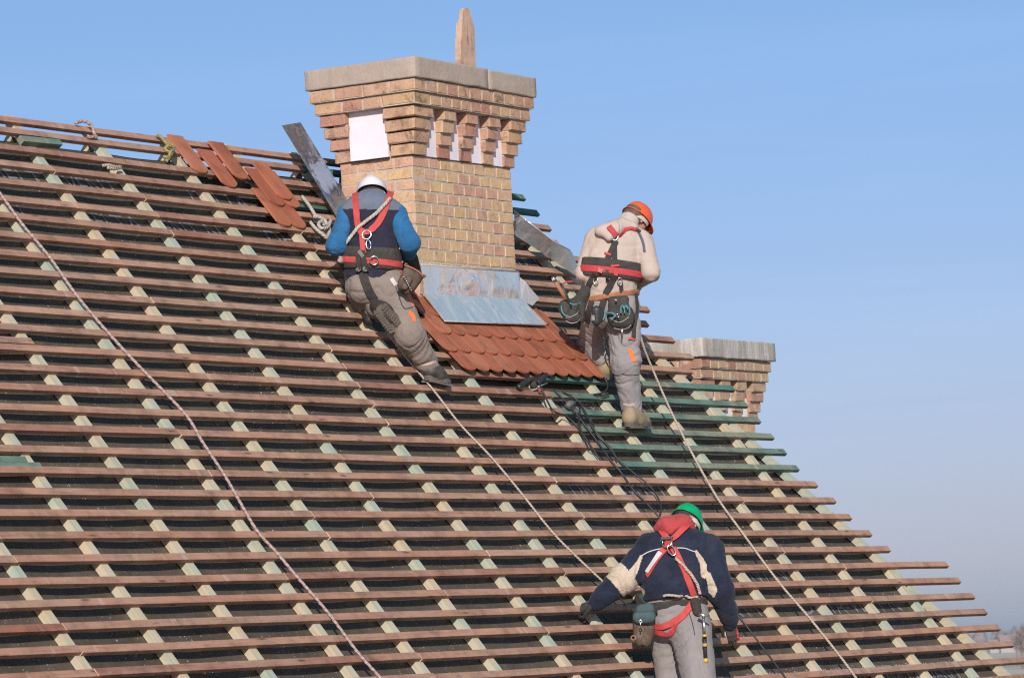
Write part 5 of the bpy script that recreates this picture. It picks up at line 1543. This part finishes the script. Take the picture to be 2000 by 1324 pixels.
for nm, pts, wd, mt, kw in (
        ('shoulder_strap', [(1190, 443), (1195, 450), (1202, 459)], .040, M['red_web_dark'], dict(off=.010)),
        ('shoulder_strap', [(1243, 449), (1230, 448), (1217, 452), (1208, 460)], .028, M['red_web_dark'], dict(off=.010)),
        ('shoulder_strap', [(1243, 450), (1252, 464), (1257, 478), (1259, 492)], .018, simple('slate_webbing', (0.07, 0.08, 0.10), 0.8, 0.2, 40), dict(off=.006)),
        ('shoulder_strap', [(1238, 447), (1250, 455)], .030, M['black_web'], dict(off=.010)),
        ('back_strap', [(1203, 471), (1195, 489), (1184, 511), (1175, 530)], .042, M['black_web'], dict(off=.010)),
        ('back_strap', [(1199, 471), (1200, 490), (1201, 522)], .040, M['black_web'], dict(off=.006)),
        ('strap_band', [(1181, 495), (1193, 499)], .016, M['red_web'], dict(off=.016)),
        ('strap_band', [(1194, 521), (1207, 519)], .016, M['red_web'], dict(off=.026))):
    strap(nm, b2h if mt is M['red_web_dark'] else b2, pts, wd, mt, w2, **kw)
for nm, pts, wd, mt, kw in (
        ('leg_strap', [(1164, 536), (1154, 552), (1148, 568)], .046, M['black_web'], dict(off=.014)),
        ('leg_strap', [(1200, 536), (1192, 556), (1183, 574)], .046, M['black_web'], dict(off=.014)),
        ('leg_strap', [(1212, 552), (1213, 572)], .030, M['black_web'], dict(off=.012)),
        ('leg_strap', [(1157, 588), (1152, 606), (1148, 628)], .044, M['black_web'], dict(off=.012)),
        ('leg_strap', [(1180, 586), (1174, 604)], .044, M['black_web'], dict(off=.012)),
        ('belt_buckle', [(1186, 527), (1187, 541)], .022, M['black_rubber'], dict(off=.024, th=.012)),
        ('stitched_patch', [(1170, 527), (1178, 530)], .030, simple('pale_stitching', (0.42, 0.14, 0.13), 0.8, 0.4, 90), dict(off=.024, th=.001)),
        ('stitched_patch', [(1199, 533), (1206, 535)], .030, M['red_web'], dict(off=.024, th=.001)),
        ('orange_stripe', [(1229, 682), (1234, 692), (1238, 706)], .032, M['orange_cloth'], dict(off=.001, th=.003)),
        ('reflective_strip', [(1218, 789), (1228, 791), (1240, 789)], .020, M['reflect'], dict(off=.001, th=.003)),
        ('reflective_strip', [(1170, 694), (1178, 691), (1186, 688)], .020, M['reflect'], dict(off=.001, th=.003)),
        ('hanging_strap', [(1239, 570), (1242, 600), (1240, 632), (1238, 660)], .032, M['black_web'], dict(off=.012)),
        ('hanging_strap', [(1228, 662), (1240, 664)], .020, M['red_web'], dict(off=.014)),
        ('knee_pocket_seam', [(1215, 730), (1230, 733), (1248, 731)], .005, M['vest'], dict(off=0, th=.003))):
    strap(nm, bp2, pts, wd, mt, w2, **kw)
P, Nn = on_body(b2, [(1201, 462), (1201, 468), (1200, 473)]); ring('d_ring', P[1] + Nn[1] * .014, Nn[1], .024, .0045, M['steel'], w2, 1.3, UP)
mb = MB(); mb.tube([P[0] + Nn[0] * .02 + RH * .03 + UP * .015, P[2] + Nn[2] * .02 + RH * .01], .005, 6); link('hook', mb.mesh(True), M['steel'], w2)
for px_ in (1166, 1210):
    P, Nn = on_body(bp2, [(px_, 548), (px_ - 3, 555), (px_ - 4, 560)]); ring('buckle', P[1] + Nn[1] * .018, Nn[1], .017, .004, M['steel'], w2, 1.5, UP)
helmet(w2, hd + u2 * .022 + f2 * .010, face2, up2 + f2 * .12, M['helmet_orange'], simple('helmet_harness', (0.42, 0.37, 0.33), 0.7, 0.1, 20), .88)
hr = Blob(); hr.cap(hd - f2 * .030 + u2 * .02, hd - f2 * .030 - u2 * .045, .084, .068, k=.02).cap(hd + u2 * .03, hd - f2 * .01 + u2 * .03, .086, .086, k=.02)
make('hair', hr, M['hair'], w2, 0.007)
pb = Blob()
pb.cap(J(1110, 604, 30.16), J(1122, 616, 30.16), .068, .072, FH, 1.25, k=.03).cap(J(1102, 596, 30.18), J(1128, 594, 30.18), .034, .040, k=.03).cap(J(1137, 598, 30.10), J(1137, 622, 30.10), .026, .026, k=.015)
pb.cap(J(1143, 568, 30.24), J(1130, 590, 30.18), .040, .045, FH, 1.6, k=.03)
pb.fold(J(1105, 590, 30.0), J(1125, 635, 30.0), 34, .006, 2, .2)
p1 = make('tool_pouch', pb, M['black_pad'], w2, 0.007, wrinkle=.004)
pb = Blob()
pb.cap(J(1203, 615, 30.10), J(1223, 618, 30.10), .066, .060, FH, 1.3, k=.03).cap(J(1205, 628, 30.10), J(1222, 630, 30.10), .052, .046, FH, 1.2, k=.04).cap(J(1214, 606, 30.12), J(1228, 606, 30.12), .030, .026, k=.03)
pb.fold(J(1195, 600, 30.0), J(1220, 645, 30.0), 40, .005, 5, .2)
p2 = make('tool_pouch', pb, M['black_pad'], w2, 0.007, wrinkle=.004)
bpp = bvh_of([p1, p2])
for par, pts, mt, rad in ((p1, [(1097, 598), (1098, 607), (1103, 615), (1111, 618)], M['teal'], .0055), (p1, [(1112, 592), (1118, 595), (1127, 595), (1134, 592)], M['teal'], .0050),
                          (p1, [(1105, 620), (1115, 619), (1128, 612), (1131, 608)], M['grey_trim'], .0026), (p1, [(1106, 626), (1116, 631), (1128, 628), (1132, 624)], M['grey_trim'], .0026), (p1, [(1099, 622), (1108, 633), (1120, 637), (1134, 633)], M['grey_trim'], .0026),
                          (p2, [(1192, 621), (1203, 628), (1215, 628), (1228, 619)], M['grey_trim'], .0026), (p2, [(1199, 640), (1212, 643), (1226, 640), (1232, 634)], M['grey_trim'], .0026), (p2, [(1228, 600), (1230, 608), (1229, 616)], M['teal'], .0045)):
    P, Nn = on_body(bpp, pts); mb = MB(); mb.tube(P + Nn * .003, rad, 6); link('piping' if mt is M['grey_trim'] else 'binding', mb.mesh(True), mt, par)
bb = Blob(); bb.cap(J(1194, 585, 30.16), J(1222, 583, 30.16), .022, .022, k=.02).cap(J(1194, 590, 30.15), J(1222, 588, 30.15), .022, .022, k=.02).cap(J(1196, 602, 30.13), J(1222, 600, 30.13), .03, .03, FH, 2, k=.03)
make('pouch_flap', bb, M['black_pad'], p2, 0.007)
mb = MB(); c = J(1203, 586, 30.08); mb.tube([c, c - FH * .006], .009, 10); link('rivet', mb.mesh(True), M['steel'], p2)
for c in (J(1206, 614, 30.0), J(1208, 619, 30.0)):
    mb = MB(); mb.tube([c, c - FH * .006], .008, 10); link('rivet', mb.mesh(True), M['steel'], p2)
mb = MB(); mb.tube(spline([J(1184, 612, 30.04), J(1194, 611, 30.02), J(1202, 616, 30.01), J(1195, 622, 30.01)], 4), .006, 6); link('binding', mb.mesh(True), M['teal'], p2)
for xx in (1213, 1220):
    mb = MB(); mb.tube(spline([J(xx, 612, 30.02), J(xx, 600, 30.03), J(xx + 4, 597, 30.03), J(xx + 6, 604, 30.02)], 4), .005, 6); link('binding', mb.mesh(True), M['teal'], p2)
mb = MB(); mb.tube([J(1215, 640, 30.08), J(1215, 650, 30.08), J(1214, 661, 30.08)], [.009, .006, .003], 6); link('drill_bit', mb.mesh(True), M['steel'], p2)
bx = Blob(); bx.cap(J(1165, 606, 30.05), J(1165, 628, 30.05), .034, .032, FH, 1.3, k=.01).cap(J(1176, 607, 30.06), J(1176, 624, 30.06), .020, .020, k=.02)
bat = make('battery_holder', bx, M['black_rubber'], w2, 0.007)
lab = text_mesh('18V', .030); V = [J(1162, 627, 30.0) + UP * x * 1.0 * .9 - RH * y for x, y, _ in lab[0]]
link('lettering', mesh_from(V, lab[1]), M['white_label'], bat)
mb = MB(); mb.tube(spline([J(1181, 606, 30.02), J(1181, 616, 30.02), J(1178, 626, 30.02)], 4), .0055, 6); link('binding', mb.mesh(True), M['teal'], bat)
# hammer and pliers standing in the left pouch are tools of their own
ham = thing('hammer', 'hammer with dark handle sticking up out of the black tool pouch', 'hammer', J(1118, 596, 30.1))
mb = MB(); mb.tube([J(1116, 604, 30.12), J(1104, 572, 30.12), J(1094, 553, 30.12)], [.013, .012, .010], 8); link('handle', mb.mesh(True), M['black_rubber'], ham)
mb = MB(); mb.tube([J(1080, 541, 30.12), J(1086, 552, 30.12), J(1098, 571, 30.12), J(1106, 585, 30.12)], [.010, .016, .016, .012], 8); link('shaft', mb.mesh(True), M['leather'], ham)
mb = MB(); mb.tube([J(1079, 541, 30.10), J(1084, 549, 30.10)], [.012, .017], 8); link('head', mb.mesh(True), M['steel'], ham)
kn = thing('hand_saw', 'thin tool with turquoise and red grip behind the black tool pouch', 'tool', J(1108, 560, 30.3))
mb = MB(); mb.tube(spline([J(1090, 548, 30.3), J(1096, 560, 30.3), J(1106, 580, 30.26)], 4), .010, 7); link('blade', mb.mesh(True), M['teal'], kn)
mb = MB(); mb.tube(spline([J(1096, 556, 30.3), J(1106, 551, 30.3), J(1119, 550, 30.3)], 4), .006, 7); link('grip', mb.mesh(True), M['red_web_dark'], kn)
rope_o = rope('tool_cable', [J(1186, 655, 30.28), J(1182, 672, 30.30), J(1186, 690, 30.34), J(1196, 712, 30.36), J(1198, 740, 30.36), J(1194, 752, 30.36)], .006, M['black_rubber'])
tag(rope_o, 'black cable hanging between the legs of the standing worker', 'cable', None)
P = [onR(x, y, w) for x, y, w in ((1197, 724, .06), (1184, 726, .05), (1179, 735, .04), (1186, 748, .03), (1185, 760, .014), (1174, 768, .01), (1160, 770, .01), (1176, 773, .02), (1190, 770, .02))]
tag(rope('tool_cable', P, .006, M['black_rubber']), 'black cable curling over the green battens beside the tan boot', 'cable')

# ---- worker in the green helmet, leaning on the roof, legs leaving the picture
w3 = thing('person', 'roofer in green helmet and dark blue jacket, reaching out along a batten', 'person', onR(1340, 1440, 0))
hipR, kneeR, ankR = J(1350, 1232, 27.30), J(1366, 1335, 27.10), J(1368, 1440, 26.92)
hipL, kneeL, ankL = J(1300, 1234, 27.46), J(1309, 1330, 27.42), J(1306, 1440, 26.98)
pel, waist, chest, neck1 = J(1327, 1215, 27.34), J(1320, 1160, 27.36), J(1330, 1085, 27.44), J(1330, 1035, 27.50)
shL, shR = J(1272, 1072, 27.46), J(1382, 1074, 27.46)
elL, elR = J(1217, 1131, 27.36), J(1405, 1150, 27.36)
wrL, wrR = J(1160, 1178, 27.33), J(1425, 1215, 27.50)
hd = J(1339, 1021, 27.60)
face3 = FH * .70 + RH * .25 - UP * .68; up3 = UP * .75 + FH * .52 + RH * .36
body = Blob()
f3, u3, s3 = head_blob(body, hd, face3, up3, neck1)
body.chain([neck1, chest, waist, pel], [.07, .15, .14, .14], FH, 1.45)
body.chain([shL, elL, wrL], [.045, .040, .032]).chain([shR, elR, wrR], [.045, .040, .032]).cap(shL, shR, .06, .06, k=.06)
body.chain([hipR, kneeR, ankR], [.085, .058, .042]).chain([hipL, kneeL, ankL], [.085, .058, .042])
make('body', body, M['skin'], w3, 0.009)
def glove_paint(cen, n):
    return lambda C: ((C - cen) @ n > 0.0).astype(int)
g = Blob(); hand(g, wrL, -RH * .75 - UP * .22 + FH * .30, FH * .5 - UP * .8, 1, 1.0, 1.0)
make('glove', g, [M['glove'], M['red_web']], w3, 0.0045, smooth_it=0, paint=glove_paint(wrL + UP * .016, UP * .9 - FH * .3))
g = Blob(); hand(g, wrR, RH * .18 - UP * .95 + FH * .10, FH, -1, .95, .5)
make('glove', g, [M['glove'], M['red_web']], w3, 0.0045, smooth_it=0, paint=glove_paint(wrR + RH * .042, RH))
ja = Blob()
ja.cap(shL, shR, .098, .098, FH, 1.15, k=.07)
HEM = (J(1318, 1165, 27.36), -UP * .99 + RH * .06)
ja.cap(J(1330, 1088, 27.44), J(1316, 1150, 27.36), .190, .196, FH, 1.45, k=.07, cut=HEM)
ja.cap(J(1314, 1143, 27.36), J(1317, 1175, 27.36), .200, .188, FH, 1.4, k=.03, cut=HEM)
ja.chain([shL, elL, J(1172, 1170, 27.34)], [.098, .088, .066], k=.05).cap(J(1172, 1170, 27.34), J(1161, 1178, 27.33), .062, .048, k=.015)
ja.chain([shR, elR, J(1424, 1205, 27.48)], [.098, .086, .066], k=.05).cap(J(1424, 1207, 27.48), J(1426, 1217, 27.49), .058, .046, k=.015)
ja.cap(J(1330, 1050, 27.48), J(1331, 1030, 27.52), .10, .085, k=.05)
ja.fold(shL, elL, 30, .008, 1, .18).fold(elL, wrL, 42, .010, 4, .16).fold(shR, elR, 26, .006, 6, .18).fold(elR, wrR, 32, .008, 3, .16).fold(J(1330, 1100, 27.2), J(1318, 1160, 27.2), 40, .008, 8, .28)
def ja_paint(C):
    q = C - CAM; z = q @ R2; x = 1000 + FPX * (q @ R0) / z; y = 662 - FPX * (q @ R1) / z
    front = True
    out = np.zeros(len(C), int)
    # cream: elbow panel of the reaching arm and panels running up under both arms to the back
    d = elL - shL; 
    a = (C - elL) @ ((wrL - elL) / np.linalg.norm(wrL - elL))
    near = np.linalg.norm(C - elL, axis=1) < .17
    out[near & (a > -.055) & (a < .075)] = 1
    def seg(p, q_, r0, r1):
        t = np.clip(((x - p[0]) * (q_[0] - p[0]) + (y - p[1]) * (q_[1] - p[1])) / ((q_[0] - p[0]) ** 2 + (q_[1] - p[1]) ** 2), 0, 1)
        dd = np.hypot(x - p[0] - t * (q_[0] - p[0]), y - p[1] - t * (q_[1] - p[1])); return dd < r0 + (r1 - r0) * t
    out[seg((1252, 1087), (1243, 1106), 3, 5) | seg((1243, 1106), (1228, 1130), 6, 11)] = 1
    out[seg((1360, 1077), (1373, 1100), 3, 6) | seg((1373, 1100), (1376, 1122), 6, 7) | seg((1384, 1122), (1392, 1152), 5, 9) | seg((1392, 1152), (1394, 1163), 8, 3)] = 1
    return out
jao = make('jacket', ja, [M['navy'], M['cream']], w3, 0.007, wrinkle=0.009, paint=ja_paint)
ho3 = Blob()
ho3.cap(J(1297, 1026, 27.45), J(1338, 1023, 27.45), .042, .048, k=.05).cap(J(1308, 1020, 27.50), J(1328, 1017, 27.51), .042, .048, k=.05)
ho3.cap(J(1298, 1024, 27.42), J(1308, 1039, 27.37), .036, .010, k=.04).cap(J(1328, 1022, 27.42), J(1309, 1038, 27.37), .040, .010, k=.04)
ho3.cap(J(1284, 1031, 27.45), J(1300, 1024, 27.44), .022, .042, k=.04).cap(J(1338, 1022, 27.46), J(1351, 1030, 27.46), .045, .022, k=.04)
ho3.fold(J(1280, 1022, 27.4), J(1352, 1026, 27.4), 30, .010, 4, .25)
hood3 = make('hood', ho3, M['redhood'], w3, 0.006, wrinkle=.004)
strap('hood_seam', bvh_of([hood3]), [(1324, 1006), (1316, 1018), (1309, 1034)], .006, M['red_web_dark'], w3, off=.0, th=.003)
tr = Blob()
tr.cap(J(1308, 1212, 27.35), J(1346, 1212, 27.32), .136, .136, FH, 1.08, k=.05)
tr.cap(J(1304, 1180, 27.36), J(1336, 1180, 27.36), .140, .140, FH, 1.25, k=.05)
tr.chain([hipR, kneeR, ankR], [.134, .106, .085], k=.02).chain([hipL, kneeL, ankL], [.115, .088, .075], k=.015)
tr.fold(hipR, kneeR, 34, .009, 2, .2).fold(hipL, kneeL, 40, .010, 6, .2).fold(kneeR, ankR, 34, .008, 1, .2).fold(J(1326, 1170, 27.2), J(1330, 1235, 27.2), 40, .006, 4, .25)
tro = make('trousers', tr, M['trouser3'], w3, 0.008, wrinkle=0.009)
for x0, y0, x1 in ((1302, 1452, 1316), (1362, 1452, 1380)):
    a_ = onR(x0, y0, .03); boot('boot', a_ + UP * .02, a_ + FH * .22 + RH * .03 + UP * .03, a_ + FH * .05 + UP * .15, (M['boot_black'], M['sole_grey']), w3, .048, UP)
b3 = bvh_of([jao, tro])
torso3 = Blob(); torso3.pr = [tr.pr[1]]
make('waist_belt', band(torso3, J(1325, 1179, 27.36), UP * .99 - RH * .06, .026, .014), M['black_web'], w3, 0.007, *torso3.bounds(.05))
b3b = b3
for nm, pts, wd, mt, kw in (
        ('shoulder_strap', [(1287, 1033), (1296, 1044), (1307, 1057)], .042, M['red_web'], dict(wrap=(.10, 0), off=.016)),
        ('shoulder_strap', [(1339, 1031), (1327, 1042), (1313, 1056)], .042, M['red_web'], dict(wrap=(.10, 0), off=.016)),
        ('back_pad', [(1307, 1056), (1308, 1064), (1308, 1071)], .058, M['red_web'], dict(off=.012, th=.006)),
        ('back_strap', [(1301, 1068), (1290, 1082), (1278, 1102), (1264, 1125)], .042, M['red_web'], dict(off=.007)),
        ('label_patch', [(1290, 1078), (1278, 1098), (1265, 1118)], .032, M['white_label'], dict(off=.013, th=.002)),
        ('back_strap', [(1315, 1070), (1328, 1096), (1342, 1130), (1350, 1150), (1357, 1172)], .044, M['red_web'], dict(off=.007)),
        ('leg_strap', [(1360, 1166), (1350, 1182), (1336, 1200), (1318, 1216)], .046, M['red_web'], dict(off=.010)),
        ('leg_strap', [(1278, 1221), (1292, 1223), (1308, 1218), (1322, 1208)], .040, M['red_web'], dict(off=.012)),
        ('leg_strap', [(1280, 1232), (1295, 1236), (1312, 1235), (1320, 1218)], .034, M['red_web_dark'], dict(off=.009)),
        ('back_piping', [(1252, 1086), (1265, 1078), (1285, 1072), (1300, 1071)], .006, M['white_label'], dict(off=.001, th=.003)),
        ('back_piping', [(1318, 1070), (1336, 1070), (1350, 1075), (1361, 1078)], .006, M['white_label'], dict(off=.001, th=.003)),
        ('round_badge', [(1292, 1053), (1298, 1056)], .026, M['grey_trim'], dict(off=.003, th=.002)),
        ('pocket_seam', [(1343, 1190), (1352, 1215), (1357, 1240)], .005, M['vest'], dict(off=0, th=.003))):
    strap(nm, b3, pts, wd, mt, w3, **kw)
P, Nn = on_body(b3, [(1307, 1060), (1308, 1066), (1309, 1072)])
mb = MB(); c = P[1] + Nn[1] * .022; mb.box(c + UP * .02, .036, .012, .008, RH, Nn[1], UP); link('strap_plate', mb.mesh(), M['black_rubber'], w3)
ring('d_ring', P[1] + Nn[1] * .028 - UP * .006, Nn[1], .036, .005, M['steel'], w3)
P2, N2 = on_body(b3, [(1310, 1074), (1316, 1082), (1321, 1092)])
carabiner(P2[3] + N2[3] * .030, N2[3], P2[-1] - P2[0], .040, w3, M['red_web'])
P, Nn = on_body(b3, [(1320, 1094), (1330, 1103), (1343, 1117), (1353, 1131), (1360, 1146), (1364, 1160)])
rope('lanyard', P + Nn * .020, .0105, M['rope_pale'], w3, 8, 2)
P, Nn = on_body(b3, [(1296, 1163), (1312, 1164), (1335, 1164), (1360, 1162)]); rope('lanyard', P + Nn * .020, .009, M['rope_pale'], w3, 8, 2)
helmet(w3, hd + u3 * .022 + f3 * .012, face3, up3, M['helmet_green'], M['white_label'], .88)
hr = Blob(); hr.cap(hd - f3 * .024 + u3 * .02, hd - f3 * .02 - u3 * .05, .084, .066, k=.02); make('hair', hr, M['dark_hair'], w3, 0.008)
pc = pouch('tool_pouch', w3, J(1257, 1225, 27.22), RH * .95 + FH * .25 - UP * .1, UP * .99 + RH * .1, -FH * .95 + RH * .2, .150, .235, .075, M['pouch_brown'], M['black_web'], None, 0)
for (xa, ya, xb, yb, rr) in ((1249, 1205, 1268, 1203, .044), (1252, 1190, 1268, 1188, .036)):
    bb = Blob(); bb.cap(J(xa, ya, 27.16), J(xb, yb, 27.16), rr, rr, FH, 1.8, k=.02); make('pocket', bb, M['pouch_teal'], pc, 0.007)
ring('clip', J(1251, 1213, 27.06), -FH, .009, .003, M['steel'], pc); mb = MB(); mb.tube([J(1251, 1215, 27.06), J(1251, 1222, 27.06)], .004, 6); link('clip', mb.mesh(True), M['steel'], pc)
ring('eyelet', J(1237, 1245, 27.10), -FH, .014, .004, M['leather'], pc)
hm = thing('hammer', 'hammer with black and yellow handle hanging behind the right thigh of the reaching worker', 'hammer', J(1377, 1250, 27.1))
mb = MB(); mb.tube([J(1374, 1203, 27.12), J(1375, 1222, 27.10), J(1376, 1238, 27.10)], [.009, .009, .010], 8); link('shaft', mb.mesh(True), M['steel'], hm)
mb = MB(); mb.tube([J(1376, 1238, 27.10), J(1377, 1262, 27.08), J(1378, 1286, 27.08)], [.014, .013, .014], 8); link('handle', mb.mesh(True), M['black_rubber'], hm)
for y0, y1 in ((1238, 1243), (1256, 1262), (1285, 1293)):
    mb = MB(); mb.tube([J(1376 + (y0 - 1238) * .04, y0, 27.07), J(1376 + (y1 - 1238) * .04, y1, 27.07)], .0155, 8); link('handle_band', mb.mesh(True), M['yellow'], hm)
mb = MB(); mb.tube([J(1364, 1198, 27.12), J(1374, 1201, 27.11), J(1386, 1203, 27.12)], [.013, .011, .007], 8); link('head', mb.mesh(True), M['steel'], hm)
ph = Blob(); ph.cap(J(1358, 1176, 27.22), J(1362, 1194, 27.20), .034, .03, FH, 1.6, k=.02); make('hammer_holder', ph, M['black_web'], w3, 0.007)
